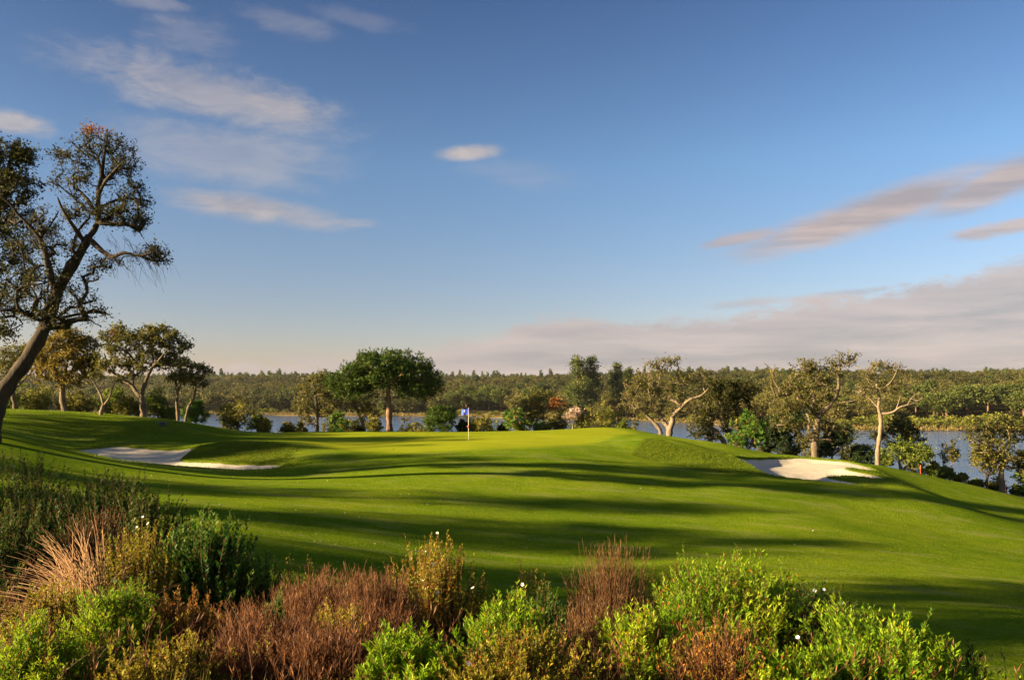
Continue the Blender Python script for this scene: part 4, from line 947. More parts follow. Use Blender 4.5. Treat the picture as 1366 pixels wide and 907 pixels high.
for u, t in zip(ys, xs):
    s = 8 + 640 * u ** 1.25; d = float(shore(t * 330)); y = d + s; x = t * y
    s2 = y - float(shore(x))
    if s2 < 7 or (x > 75 and s2 < 20): continue
    if any(abs(x / y - nx_) < nw_ * 1.15 and y < ny_ + 7 for nx_, ny_, nw_ in named): continue
    if vnoise(np.array([x]), np.array([y]), 26, 11)[0] < 0.12: continue
    rr = 3.4 + 0.003 * s2; ci, cj = int(x // 6), int(y // 6)
    if all((x - a) ** 2 + (y - b) ** 2 > rr * rr for p in (-1, 0, 1) for q in (-1, 0, 1) for a, b in cells.get((ci + p, cj + q), ())):
        pts.append((x, y, s2)); cells.setdefault((ci, cj), []).append((x, y))
pts.sort(key=lambda q: q[1])
far_list = pts[:230]; rest = pts[230:]
for x, y, s in far_list:
    k = 'oak' if R.random() < 0.86 else 'umbrella'
    j = int(R.integers(len(by[k]))); sc = R.uniform(0.6, 1.35)
    if k == 'oak': far_tree('oak', j, x, y, (sc * 1.1, sc * 1.1, sc * R.uniform(0.9, 1.15)), R.uniform(0, 6.3), 'olive brown oak among the front trees of the far wood', 'front oaks of the far wood')
    else: far_tree('umbrella', j, x, y, (sc * .8, sc * .8, sc * .95), R.uniform(0, 6.3), 'small dark green pine among the front oaks of the far wood', 'front pines of the far wood')
for i in range(120):
    t = R.uniform(-0.66, 0.66); x = t * 330; y = float(shore(x)) + R.uniform(2.5, 9)
    sc = R.uniform(0.4, 1.3); far_tree('bush', int(R.integers(2)), x, y, (sc * 1.2, sc * 1.2, sc), R.uniform(0, 6.3), 'green waterside bush along the far shore of the lake', 'waterside bushes of the far shore')
for i in range(46):
    t = R.uniform(0.30, 0.66); y = float(shore(t * 250)) + R.uniform(8, 28); x = t * y
    sc = R.uniform(0.8, 1.7); far_tree('bush', int(R.integers(2)), x, y, (sc * 1.2, sc * 1.2, sc), R.uniform(0, 6.3), 'green bush under the far umbrella pines', 'bushes under the far umbrella pines')
# the rest reads as one mass
def mass(name, plist, chooser, mat, leafmat, label):
    Vs, Fs, Ts, TVs, TFs = [], [], [], [], []; o1 = o2 = 0
    for x, y, s in plist:
        k, sc = chooser(x, y, s); _, _, _, (tr, cr) = by[k][int(R.integers(len(by[k])))]
        a = R.uniform(0, 6.28); ca, sa = math.cos(a), math.sin(a); rot = np.array([[ca, sa, 0], [-sa, ca, 0], [0, 0, 1]])
        off = np.array([x, y, Hs(x, y) - 0.2]); nq = len(cr[1]); sel = np.nonzero(R.random(nq) < 0.42)[0]
        v = cr[0].reshape(-1, 4, 3)[sel]; c = v.mean(1, keepdims=True); v = c + (v - c) * 1.55
        v = (v.reshape(-1, 3) * np.array(sc)) @ rot + off
        Vs.append(v); Ts.append(np.clip(cr[2].reshape(-1, 4)[sel] + R.normal(0, 0.15) + 0.5 * (float(vnoise(np.array([x]), np.array([y * 0.45]), 38, 21)[0]) - 0.55), 0, .92).ravel())
    V = np.concatenate(Vs); o = mesh_obj(name, V, np.arange(len(V)).reshape(-1, 4), M[leafmat], tone=np.concatenate(Ts))
    return tag(o, label, 'wood', None, 'stuff')
far_r = R.random(len(rest)); oaks = [q for q, r_ in zip(rest, far_r) if q[2] < 430 or r_ < 0.35]; so = set(oaks); ridge = [q for q in rest if q not in so]
mix_o = [q for q in oaks if R.random() < 0.9]; so = set(mix_o); mix_p = [q for q in oaks if q not in so]
mass('far_wood', mix_o, lambda x, y, s: ('oak', (1.15 * R.uniform(.8, 1.2), 1.15, R.uniform(.7, 1.45))), None, 'far_oak', 'olive brown oak wood covering the slope across the lake')
mass('far_pine_wood', mix_p + ridge, lambda x, y, s: ('ridge' if (s > 330 or R.random() < .5) else 'umbrella', (R.uniform(.7, 1.35),) * 2 + (R.uniform(.6, 1.2) + (0.5 if R.random() < .12 else 0),)), None, 'far_pine', 'green pine wood along the skyline across the lake')
# reeds at the far waterline
n = 9000; t = R.uniform(-0.7, 0.7, n); x = t * 330; y = shore(x) + R.uniform(-1.0, 4.5, n); z = np.maximum(H0(x, y), -0.1)
V, Fq = leaf_quads(np.stack([x, y, z], -1), R.normal(0, .25, (n, 3)) + np.array([0, 0, 1]), R.normal(size=(n, 3)), R.uniform(.5, 1.3, n), R.uniform(.2, .45, n))
tag(mesh_obj('shore_grass', V, Fq, leaf_mat('reed_blade', (0.07, 0.065, 0.015), (0.15, 0.115, 0.035), (0.24, 0.17, 0.06), 0.3), tone=np.repeat(R.random(n), 4)), 'dry golden grass fringing the far shore', 'grass', None, 'stuff')

# ------------------------------------------------------------------ flag, stakes, box
def flagstick():
    p = P(625, 588, 54); z = Hs(p[0], 54); root = empty('flagstick', (p[0], 54, z), 'white golf flagstick with a blue flag standing in the green', 'flag')
    V, Fq = lathe([(0.0, -0.1), (0.016, -0.1), (0.016, 1.0), (0.012, 1.6), (0.010, 2.14), (0.014, 2.145), (0.010, 2.17), (0, 2.175)], 12)
    mesh_obj('pole', V, Fq, plain_mat('pole_paint', (0.78, 0.74, 0.62), 0.35, 0.06), root, smooth=True)
    U, W_ = np.meshgrid(np.linspace(0, 1, 25), np.linspace(0, 1, 15))
    def cloth(u, w, off=0.0):
        x = -0.012 - 0.46 * u; yy = 0.05 * np.sin(u * 7.0 + w * 1.2) * u + off + 0.06 * u; zz = 1.76 + 0.36 * w - 0.10 * u - 0.02 * np.sin(u * 6) * u
        return np.stack([x, yy, zz], -1)
    fv = np.concatenate([cloth(U.ravel(), W_.ravel(), -0.0015), cloth(U.ravel(), W_.ravel(), 0.0015)]); ii = np.arange(25 * 15).reshape(15, 25)
    q = np.stack([ii[:-1, :-1], ii[:-1, 1:], ii[1:, 1:], ii[1:, :-1]], -1).reshape(-1, 4)
    fl = mesh_obj('flag', fv, np.concatenate([q, q[:, ::-1] + 25 * 15]), plain_mat('blue_cloth', (0.010, 0.055, 0.62), 0.7, 0.1), root, smooth=True)
    # white emblem: curved hook-shaped mark in the middle of the cloth
    parts = []
    for seg, wd in ((([.36, .80], [.52, .84], [.60, .70], [.55, .52], [.47, .36], [.46, .22]), 0.065), (([.40, .62], [.50, .60], [.57, .55]), 0.06)):
        seg = np.array(seg); tt = np.linspace(0, len(seg) - 1, 18); u = np.interp(tt, range(len(seg)), seg[:, 0]); w = np.interp(tt, range(len(seg)), seg[:, 1])
        du = np.gradient(u); dw = np.gradient(w); nn = np.hypot(du, dw); pu, pw = -dw / nn * wd * .5, du / nn * wd * .5
        for off in (-0.004, 0.004):
            a = cloth(u + pu, w + pw * 1.2, off); b = cloth(u - pu, w - pw * 1.2, off)
            vv = np.stack([a, b], 1).reshape(-1, 3); k = np.arange(17) * 2
            parts.append((vv, np.stack([k, k + 1, k + 3, k + 2], -1)))
    V, Fq = cat_mesh(parts); mesh_obj('emblem', V, Fq, plain_mat('white_print', (0.8, 0.8, 0.8), 0.7, 0.03), fl)
    prof = [(0.0125, -0.06), (0.05, -0.055), (0.062, -0.02), (0.066, 0.0), (0.062, 0.02), (0.05, 0.055), (0.0125, 0.06)]
    V, Fq = lathe([(r, zz + 0.93) for r, zz in prof], 14)
    mesh_obj('position_ball', V + np.array([-0.03, 0, 0]), Fq, plain_mat('red_plastic', (0.65, 0.06, 0.03), 0.4, 0.08), root, smooth=True)
    V, Fq = lathe([(0.054, 0.012), (0.054, -0.08), (0.05, -0.08), (0.05, 0.012), (0.054, 0.012)], 18)
    mesh_obj('cup', V, Fq, plain_mat('cup_white', (0.8, 0.8, 0.78), 0.5, 0.03), root, smooth=True)
flagstick()
RED = plain_mat('red_stake_paint', (0.62, 0.07, 0.02), 0.5, 0.15)
def stake(px, d, top, label, group='red stakes along the water'):
    x = (px - CX) / F_PX * d; z = Hs(x, d); h = 0.62
    root = empty('red_stake', (x, d, z), label, 'stake', group)
    V, Fq = lathe([(0.0, -0.15), (0.036, -0.15), (0.036, h - 0.07), (0.028, h - 0.03), (0.0, h)], 8); mesh_obj('post', V, Fq, RED, root)
    V, Fq = lathe([(0.0365, 0.0), (0.039, 0.0), (0.039, 0.10), (0.0365, 0.10)], 8); mesh_obj('base_band', V, Fq, plain_mat('stake_band', (0.30, 0.04, 0.02), 0.6), root)
stake(1228, 57.3, 0, 'red stake beside the low leafy bush below the pale tree')
stake(1343, 60.8, 0, 'red stake at the foot of the lakeside oak trunk')
def ground_box():
    d = 57.0; x = (217 - CX) / F_PX * d; z = Hs(x, d); root = empty('utility_box', (x, d, z), 'small low dark box on the shaded grass hill', 'box')
    V, Fq = box_mesh((-.22, -.15, -.1), (.22, .15, .20)); mesh_obj('body', V, Fq, plain_mat('box_dark', (0.02, 0.022, 0.03), 0.5), root)
    V, Fq = box_mesh((-.24, -.17, .203), (.24, .17, .25)); mesh_obj('lid', V, Fq, plain_mat('box_lid', (0.03, 0.035, 0.08), 0.4), root)
ground_box()

# ------------------------------------------------------------------ shrubs in front
def bez(p0, p1, p2, t):
    t = t[..., None]; return (1 - t) ** 2 * p0 + 2 * t * (1 - t) * p1 + t * t * p2
FLOWER = None
def flower_mesh():
    parts = []
    for k in range(5):
        a = k * 2 * math.pi / 5; c, s = math.cos(a), math.sin(a)
        pr = np.array([[0.003, 0, 0.002], [0.016, 0.013, 0.010], [0.030, 0.008, 0.012], [0.030, -0.008, 0.012], [0.016, -0.013, 0.010]])
        v = np.stack([pr[:, 0] * c - pr[:, 1] * s, pr[:, 0] * s + pr[:, 1] * c, pr[:, 2]], -1)
        parts.append((v, np.array([[0, 4, 3, 2], [0, 2, 1, 0]])[:1])); parts.append((v, np.array([[0, 2, 1, 1]])[:0].reshape(0, 4)))
        parts.append((np.array([v[0], v[2], v[1], (v[0] + v[1]) / 2]), np.array([[0, 1, 2, 3]])))
    return cat_mesh(parts)
FV, FF = flower_mesh()
flower_data = None
def shrub(name, label, px, d, top, hw, leaf, seed, cat='shrub', shoots=380, nl=26, L=0.055, W=0.014, t0=0.35, ang=0.75, curve=0.55, flowers=0, dead=0.0, extra=0.0, group=None, upright=0.5, lumpy=0.2, stem_r=0.0035, young=0.22, yscale=1.0, lobes=14, lobe_r=0.36, ):
    global flower_data
    R = np.random.default_rng(seed); x = (px - CX) / F_PX * d; z0 = Hs(x, d); zt = CAM_H - (top - HY) / F_PX * d; h = max(0.25, zt - z0); w = hw * (1.22 if leaf == 'sh_bright' else 1.34) / F_PX * d; L *= 1.28; W *= 1.30; nl = int(nl * 1.3)
    root = empty(name, (x, d, z0), label, cat, group)
    n = shoots; K = lobes; a = np.arange(K) * 2.399 + R.uniform(0, 6.28); rho = np.sqrt((np.arange(K) + 0.5) / K) * R.uniform(0.85, 1.08, K)
    lc = np.stack([np.cos(a) * rho * w * 0.82, np.sin(a) * rho * w * 0.82 * yscale, h * np.sqrt(np.maximum(0.06, 1 - 0.93 * np.minimum(rho, 1) ** 2)) * R.uniform(0.62, 1.0, K)], -1)
    li = R.integers(0, K, n); c0 = lc[li]; ls = w * lobe_r
    off = R.normal(size=(n, 3)) * np.array([1, 1, 0.55]) * ls * 0.6
    tip = c0 + off; tip[:, 2] += 0.10 * h * (1 - ((off[:, 0] ** 2 + off[:, 1] ** 2) / (ls * ls)).clip(0, 1.5))
    tip[:, 2] = np.minimum(tip[:, 2], h * R.uniform(0.9, 1.06, n)); tx, ty, tz = tip.T
    inner = R.random(n) < 0.22; tip[inner] *= R.uniform(0.6, 0.92, (int(inner.sum()), 1))
    p0 = c0 * np.array([0.25, 0.25, 0]) + R.normal(0, 0.05, (n, 3)) * np.array([1, 1, 0])
    p1 = c0 * np.array([0.80, 0.80, 0.45 + 0.2 * curve]) + off * np.array([0.55, 0.55, 0.2]) + R.normal(0, 0.04, (n, 3))
    dz = Hs(x, d); gzl = H0(x + p0[:, 0], d + p0[:, 1]) - dz; p0[:, 2] += gzl - 0.02
    gzt = (H0(x + tip[:, 0], d + tip[:, 1]) - dz); low = tip[:, 2] < gzt + 0.12; tip[low, 2] = gzt[low] + R.uniform(0.08, 0.25, low.sum())
    tt = np.linspace(0, 1, 7); pts = bez(p0[:, None], p1[:, None], tip[:, None], np.broadcast_to(tt, (n, 7)))
    pts[:, 1:-1] += R.normal(0, 0.008, (n, 5, 3))
    V, Fq = curves_tube(pts, np.broadcast_to(np.linspace(stem_r * 1.6, stem_r * 0.5, 7), (n, 7)) * R.uniform(0.7, 1.3, (n, 1)), 3)
    mesh_obj('stems', V, Fq, M['twig'], root)
    keep = R.random(n) >= dead; m = int(keep.sum())
    if m and nl:
        t = t0 + (1 - t0) * R.random((m, nl)) ** 0.75; q0, q1, q2 = p0[keep][:, None], p1[keep][:, None], tip[keep][:, None]
        pos = bez(q0, q1, q2, t); tan = unit(2 * (1 - t)[..., None] * (q1 - q0) + 2 * t[..., None] * (q2 - q1))
        rad = unit(np.cross(tan, R.normal(size=tan.shape)))
        di = unit(tan * R.uniform(0.45, 1.0, t.shape)[..., None] + rad * ang + np.array([0, 0, 0.25]))
        nr = unit(np.cross(di, np.cross(tan, di)) + R.normal(0, 0.35, di.shape))
        sz = R.uniform(0.65, 1.2, t.shape) * (1.0 - 0.35 * np.maximum(0, t - 0.85) / 0.15)
        V, Fq = leaf_quads(pos.reshape(-1, 3), di.reshape(-1, 3), nr.reshape(-1, 3), (L * sz).ravel(), (W * sz).ravel(), 0.12)
        sh = R.normal(0, 0.10, (m, 1)) + R.normal(0, 0.11, K)[li[keep]][:, None]; tone = np.clip(0.36 + sh + young * (t - 0.5) * 1.6 + R.normal(0, 0.12, t.shape), 0, 0.80)
        if extra: tone = np.where((R.random(t.shape) < extra * (1.6 - t)), R.uniform(0.93, 1, t.shape), tone)
        mesh_obj('foliage', V, Fq, M[leaf], root, tone=np.repeat(tone.ravel(), 4))
    for k in range(flowers):
        cand = np.argsort(-(tip[:, 2] - 0.5 * tip[:, 1] + R.normal(0, 0.35, n)))[k]
        if flower_data is None:
            fo = mesh_obj('flower', FV, FF, M['petal'], root); flower_data = fo.data
        else:
            fo = bpy.data.objects.new('flower', flower_data); C.objects.link(fo); fo.parent = root
        fo.location = tuple(tip[cand] + np.array([0, 0, 0.015])); fo.rotation_euler = (R.uniform(0.4, 1.1), R.normal(0, .3), R.normal(0, .5)); s = R.uniform(.45, .75); fo.scale = (s, s, s)
    return root

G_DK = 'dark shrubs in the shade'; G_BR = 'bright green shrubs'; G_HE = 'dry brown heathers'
FT = dict(L=0.05, W=0.012)
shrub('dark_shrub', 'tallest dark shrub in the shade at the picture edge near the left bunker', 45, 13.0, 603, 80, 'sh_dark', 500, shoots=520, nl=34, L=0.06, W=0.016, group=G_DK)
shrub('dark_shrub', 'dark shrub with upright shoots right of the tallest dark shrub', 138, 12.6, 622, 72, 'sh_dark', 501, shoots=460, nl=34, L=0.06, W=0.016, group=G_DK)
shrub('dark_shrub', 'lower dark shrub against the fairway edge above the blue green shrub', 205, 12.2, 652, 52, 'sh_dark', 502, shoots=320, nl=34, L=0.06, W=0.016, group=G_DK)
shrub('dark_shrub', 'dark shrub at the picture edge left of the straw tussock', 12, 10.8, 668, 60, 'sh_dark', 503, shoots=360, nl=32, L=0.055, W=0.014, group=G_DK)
shrub('brown_shrub', 'thin brown shaded shrub behind the straw tussock', 118, 11.2, 672, 48, 'heather_dark', 504, shoots=420, nl=20, L=0.05, W=0.008, ang=0.35)
shrub('flowering_shrub', 'olive yellow shrub with white flowers beside the straw tussock', 185, 8.7, 694, 62, 'sh_olive', 505, shoots=420, nl=34, L=0.034, W=0.016, flowers=7, extra=0.03)
shrub('blue_green_shrub', 'leafy blue green shrub beside the dry brown heather', 275, 9.0, 676, 62, 'sh_blue', 506, shoots=420, nl=34, L=0.062, W=0.02)
shrub('low_green_shrub', 'low dark green shrub leaning right of the blue green shrub', 335, 9.2, 728, 42, 'sh_blue', 507, shoots=220, nl=28, L=0.055, W=0.016)
shrub('olive_sprig', 'small olive sprigs above the brown heather at the fairway edge', 405, 9.6, 738, 40, 'sh_olive', 508, shoots=140, nl=22, L=0.032, W=0.014, extra=0.1)
shrub('bright_shrub', 'bright fine leaved green shrub below the straw tussock', 152, 7.0, 775, 62, 'sh_bright', 509, shoots=420, nl=34, L=0.042, W=0.009, group=G_BR)
shrub('bright_shrub', 'low bright green shrub in the bottom left corner', 55, 6.3, 822, 70, 'sh_bright', 510, shoots=360, nl=30, L=0.04, W=0.009, group=G_BR, extra=0.03)
shrub('olive_shrub', 'olive shrub with brown leaves right below the straw tussock', 60, 7.4, 768, 52, 'sh_olive', 511, shoots=320, nl=30, L=0.03, W=0.012, extra=0.08)
shrub('rusty_shrub', 'rusty leaved shrub under the blue green shrub', 250, 7.4, 782, 60, 'sh_rust', 512, shoots=360, nl=28, L=0.032, W=0.013, extra=0.15)
shrub('olive_shrub', 'low olive shrub at the bottom edge between green and brown shrubs', 215, 6.2, 850, 70, 'sh_olive', 513, shoots=300, nl=28, L=0.032, W=0.012, extra=0.06)
shrub('heather', 'wide reddish brown heather beside the blue green shrub', 405, 8.4, 758, 78, 'heather', 514, shoots=1500, nl=12, L=0.07, W=0.0048, ang=0.46, t0=0.2, group=G_HE, upright=0.2, stem_r=0.0028)
shrub('heather', 'reddish brown heather left of the orange tinted flowering shrub', 498, 8.1, 756, 62, 'heather', 515, shoots=1200, nl=12, L=0.07, W=0.0048, ang=0.46, t0=0.2, group=G_HE, upright=0.2, stem_r=0.0028)
shrub('heather', 'low dark brown heather at the bottom edge beside the rusty shrub', 345, 7.0, 806, 70, 'heather', 516, shoots=1200, nl=11, L=0.065, W=0.0048, ang=0.46, t0=0.2, group=G_HE, upright=0.2, stem_r=0.0028)
shrub('heather', 'low brown heather at the bottom edge left of the bright shoots', 440, 6.8, 820, 62, 'heather', 517, shoots=1000, nl=11, L=0.065, W=0.0048, ang=0.46, t0=0.2, group=G_HE, upright=0.2, stem_r=0.0028)
shrub('olive_shrub', 'small olive shrub rising in the middle of the brown heather', 452, 7.3, 790, 34, 'sh_olive', 541, shoots=160, nl=26, L=0.032, W=0.013, extra=0.08)
shrub('green_sprig', 'small dark green tuft in the brown heather near the blue green shrub', 372, 7.7, 778, 26, 'sh_blue', 542, shoots=110, nl=24, L=0.042, W=0.012)
shrub('flowering_shrub', 'orange tinted shrub with white flowers behind the brown heather', 585, 9.0, 716, 66, 'sh_olive', 518, shoots=420, nl=32, L=0.034, W=0.016, flowers=8, extra=0.16)
shrub('olive_sprig', 'thin tall olive sprig beside the orange tinted flowering shrub', 705, 9.2, 730, 24, 'sh_olive', 519, shoots=50, nl=26, L=0.036, W=0.015)
shrub('green_sprig', 'dark green sprigs between the flowering shrub and the dark heather', 728, 8.6, 762, 36, 'sh_blue', 520, shoots=150, nl=26, L=0.045, W=0.012)
shrub('heather', 'dark brown heather with upright twigs left of the largest bright shrub', 822, 9.3, 722, 66, 'heather_dark', 521, shoots=1300, nl=11, L=0.07, W=0.0048, ang=0.46, t0=0.2, group=G_HE, upright=0.2, stem_r=0.003)
shrub('heather', 'small dark brown heather between the two bright shrubs', 790, 7.8, 782, 50, 'heather_dark', 522, shoots=800, nl=12, L=0.055, W=0.006, ang=0.46, t0=0.2, group=G_HE, upright=0.2, stem_r=0.003)
shrub('olive_shrub', 'olive orange shrub peeking out behind the largest bright shrub', 890, 9.4, 716, 30, 'sh_rust', 523, shoots=140, nl=26, L=0.034, W=0.014, extra=0.12)
shrub('bright_shrub', 'bright green shrub with upright shoots below the flowering shrub', 682, 7.0, 782, 62, 'sh_bright', 524, shoots=320, nl=34, L=0.052, W=0.012, group=G_BR, extra=0.03, flowers=1)
shrub('bright_shrub', 'bright green shoots at the bottom edge beside the brown heather', 545, 6.3, 826, 66, 'sh_bright', 525, shoots=260, nl=34, L=0.055, W=0.013, group=G_BR)
shrub('olive_shrub', 'low yellow olive shrub at the bottom edge in the middle', 690, 6.0, 846, 82, 'sh_olive', 526, shoots=380, nl=30, L=0.032, W=0.013, extra=0.08, flowers=2)
shrub('bright_shrub', 'largest bright green shrub with orange leaves among its lower twigs', 968, 7.9, 712, 100, 'sh_bright', 527, shoots=760, nl=36, L=0.052, W=0.013, group=G_BR, extra=0.05)
shrub('bright_shrub', 'bright green shrub at the bottom edge left of the largest one', 865, 7.0, 796, 66, 'sh_bright', 528, shoots=420, nl=34, L=0.05, W=0.012, group=G_BR, extra=0.07)
shrub('rusty_shrub', 'rusty twiggy shrub at the bottom edge below the largest bright shrub', 960, 6.5, 816, 74, 'sh_rust', 529, shoots=360, nl=11, L=0.034, W=0.013, extra=0.25, dead=0.35)
shrub('flowering_shrub', 'green shrub with small white flowers right of the largest bright shrub', 1085, 7.6, 768, 52, 'sh_dark', 530, shoots=300, nl=32, L=0.05, W=0.014, flowers=5, extra=0.03)
shrub('bright_shrub', 'bright green shrub nearest the bottom right corner', 1175, 6.7, 812, 108, 'sh_bright', 531, shoots=640, nl=36, L=0.055, W=0.013, group=G_BR, extra=0.03)
shrub('bright_shrub', 'low bright shoots between the two largest bright shrubs', 1050, 6.3, 850, 60, 'sh_bright', 532, shoots=300, nl=32, L=0.05, W=0.012, group=G_BR, extra=0.06)
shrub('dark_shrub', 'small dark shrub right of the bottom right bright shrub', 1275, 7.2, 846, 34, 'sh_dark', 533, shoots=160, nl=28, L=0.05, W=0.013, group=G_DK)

def tussock():
    d = 8.2; px = 128; x = (px - CX) / F_PX * d; z = Hs(x, d); R = np.random.default_rng(540)
    root = empty('straw_tussock', (x, d, z), 'dry straw coloured grass tussock arching to the left', 'grass tussock')
    n = 520; b = R.normal(0, 0.10, (n, 3)) * np.array([1, .8, 0]); a = R.normal(math.pi * 0.86, 0.75, n); ln = R.uniform(0.65, 1.6, n); lean = np.clip(R.normal(0.72, 0.30, n), 0.05, 1.2)
    hx, hy = np.cos(a) * lean * ln * .75, np.sin(a) * lean * ln * .45
    hz = ln * np.sqrt(np.maximum(0.12, 1 - 0.62 * lean ** 2))
    p1 = b + np.stack([hx * .28, hy * .28, hz * .78], -1); p2 = b + np.stack([hx, hy, hz * (1.02 - 0.25 * lean)], -1)
    tt = np.linspace(0, 1, 8); pts = bez(b[:, None], p1[:, None], p2[:, None], np.broadcast_to(tt, (n, 8)))
    V, Fq = curves_tube(pts, np.broadcast_to(np.linspace(0.0048, 0.0020, 8), (n, 8)) * R.uniform(.7, 1.3, (n, 1)), 3)
    mesh_obj('blades', V, Fq, M['straw'], root, tone=np.repeat(np.clip(R.normal(.5, .25, n), 0, 1), 24))
tussock()

# undergrowth on the bank
R = np.random.default_rng(600)
n = 52000; y = R.uniform(3.2, 15.5, n); x = (R.uniform(-0.72, 0.72, n)) * y; lim = 14.0 + np.clip(-x - 2, -7, 9) * 0.45 + (vnoise(x, y, 1.3, 5) - .5) * 3
k = y < lim; x, y = x[k], y[k]; n = len(x); z = H0(x, y)
cl = vnoise(x, y, 0.8, 6)
V, Fq = leaf_quads(np.stack([x, y, z], -1), R.normal(0, .45, (n, 3)) + np.array([0, 0, 1]), R.normal(size=(n, 3)), R.uniform(.08, .36, n) * (0.5 + cl), R.uniform(.006, .016, n))
tag(mesh_obj('undergrowth', V, Fq, leaf_mat('undergrowth_blade', (0.035, 0.035, 0.008), (0.10, 0.075, 0.018), (0.17, 0.15, 0.03), 0.3), tone=np.repeat(np.clip(R.normal(.45, .22, n), 0, 1), 4)), 'low dry and green undergrowth between the shrubs', 'undergrowth', None, 'stuff')
# sprigs and dead stalks growing through the shrubs
def sprigs(name, n, mat, L, W, nl, hr, label, seed, ang):
    R = np.random.default_rng(seed); y = R.uniform(6.0, 13.0, n); x = R.uniform(-0.66, 0.62, n) * y
    k = (y < 11.5 + np.clip(-x - 2, -7, 9) * 0.35) & (vnoise(x, y, 0.9, seed) > 0.42); x, y = x[k], y[k]; n = len(x); z = H0(x, y); h = R.uniform(*hr, n)
    p0 = np.stack([x, y, z], -1); p2 = p0 + np.stack([R.normal(0, .22, n), R.normal(0, .22, n), h], -1); p1 = p0 + np.stack([R.normal(0, .08, n), R.normal(0, .08, n), h * .6], -1)
    tt = np.linspace(0, 1, 6); pts = bez(p0[:, None], p1[:, None], p2[:, None], np.broadcast_to(tt, (n, 6)))
    V1, F1 = curves_tube(pts, np.broadcast_to(np.linspace(.004, .0015, 6), (n, 6)), 3)
    t = R.uniform(.25, 1, (n, nl)); pos = bez(p0[:, None], p1[:, None], p2[:, None], t); rd = unit(R.normal(size=(n, nl, 3)))
    di = unit(rd * ang + np.array([0, 0, .8])); sz = R.uniform(.6, 1.3, n * nl)
    V2, F2 = leaf_quads(pos.reshape(-1, 3), di.reshape(-1, 3), unit(R.normal(size=(n * nl, 3))), L * sz, W * sz)
    V, Fq = cat_mesh([(V1, F1), (V2, F2)]); tone = np.concatenate([np.full(len(V1), .2), np.repeat(np.clip(R.normal(.45, .2, n * nl), 0, 1), 4)])
    tag(mesh_obj(name, V, Fq, M[mat], tone=tone), label, 'undergrowth', None, 'stuff')
sprigs('dry_undergrowth', 2300, 'heather', 0.07, 0.008, 14, (.3, .8), 'dead brown stalks standing between the shrubs', 611, 0.4)
sprigs('leafy_undergrowth', 1600, 'sh_olive', 0.05, 0.017, 18, (.25, .65), 'olive green sprigs growing between the shrubs', 612, 0.9)
# rough grass on mounds, bunker lips, hill and the foot of the bank
R = np.random.default_rng(610)
GX_, GY_, GL = [], [], []
def scatter(n, x0, x1, y0, y1, fn, ln):
    x = R.uniform(x0, x1, n); y = R.uniform(y0, y1, n); w = fn(x, y); k = R.random(n) < w
    GX_.append(x[k]); GY_.append(y[k]); GL.append(R.uniform(*ln, k.sum()))
def near_b(poly, a, b):
    return lambda x, y: (lambda s: ((s > 0.02) & (s < b)) * np.clip(1.2 - s / b, 0, 1))(sdf(poly, x, y))
scatter(26000, 9, 24, 42.5, 58.5, near_b(B_RIGHT, 0, 1.3), (.05, .13)); scatter(26000, -29, -11, 39.5, 52.5, near_b(B_LEFT, 0, 1.1), (.05, .13))
scatter(52000, 6.5, 17, 45, 54.5, lambda x, y: rough_zone(x, y), (.04, .11))
scatter(40000, -22, -11.5, 43.5, 51.5, lambda x, y: rough_zone(x, y), (.04, .11))
scatter(16000, -38, -20, 51, 60, lambda x, y: x * 0 + .7, (.05, .12))
scatter(60000, -14, 13, 11, 26, lambda x, y: np.clip(1.15 - (y - 12 - np.clip(-x - 2, -7, 9) * .45) / 7.5, 0, 1) * (vnoise(x, y, 1.1, 7) ** 1.2), (.05, .16))
scatter(150000, -16, 22, 14, 36, lambda x, y: np.clip(1.25 - (y - 14) / 26, 0.15, 1) * (np.abs(x) < y * .7) * (0.4 + vnoise(x, y, 2.0, 12)), (.025, .05))
x = np.concatenate(GX_); y = np.concatenate(GY_); ln = np.concatenate(GL)
s = bunker_cut(x, y)[1]; k = s > 0.0; x, y, ln = x[k], y[k], ln[k]; n = len(x); z = H0(x, y) + 0.05 * sstep(0.9, 0.0, s[k])
V, Fq = leaf_quads(np.stack([x, y, z - 0.02], -1), R.normal(0, .4, (n, 3)) + np.array([0, 0, 1]), R.normal(size=(n, 3)), ln, np.maximum(ln * 0.22, 0.012))
tag(mesh_obj('rough_grass', V, Fq, leaf_mat('rough_blade', (0.03, 0.068, 0.002), (0.092, 0.145, 0.004), (0.19, 0.215, 0.010), 0.35), tone=np.repeat(np.clip(R.normal(.45, .2, n), 0, 1), 4)), 'longer rough grass on the mounds and bunker lips', 'grass', None, 'stuff')

R = np.random.default_rng(640); n = 260; y = R.uniform(17, 48, n); x = -0.5 * y + np.abs(R.normal(0, 0.28, n)) * y; z = H0(x, y) + 0.035
k = bunker_cut(x, y)[1] > 0.3; x, y, z = x[k], y[k], z[k]; n = len(x)
V, Fq = leaf_quads(np.stack([x, y, z], -1), R.normal(size=(n, 3)) * np.array([1, 1, .35]), R.normal(0, .4, (n, 3)) + np.array([0, 0, 1]), R.uniform(.05, .10, n), R.uniform(.03, .06, n))
tag(mesh_obj('fallen_leaves', V, Fq, M['pale_dead'], tone=np.repeat(R.random(n), 4)), 'pale fallen oak leaves scattered over the fairway', 'leaves', None, 'stuff')
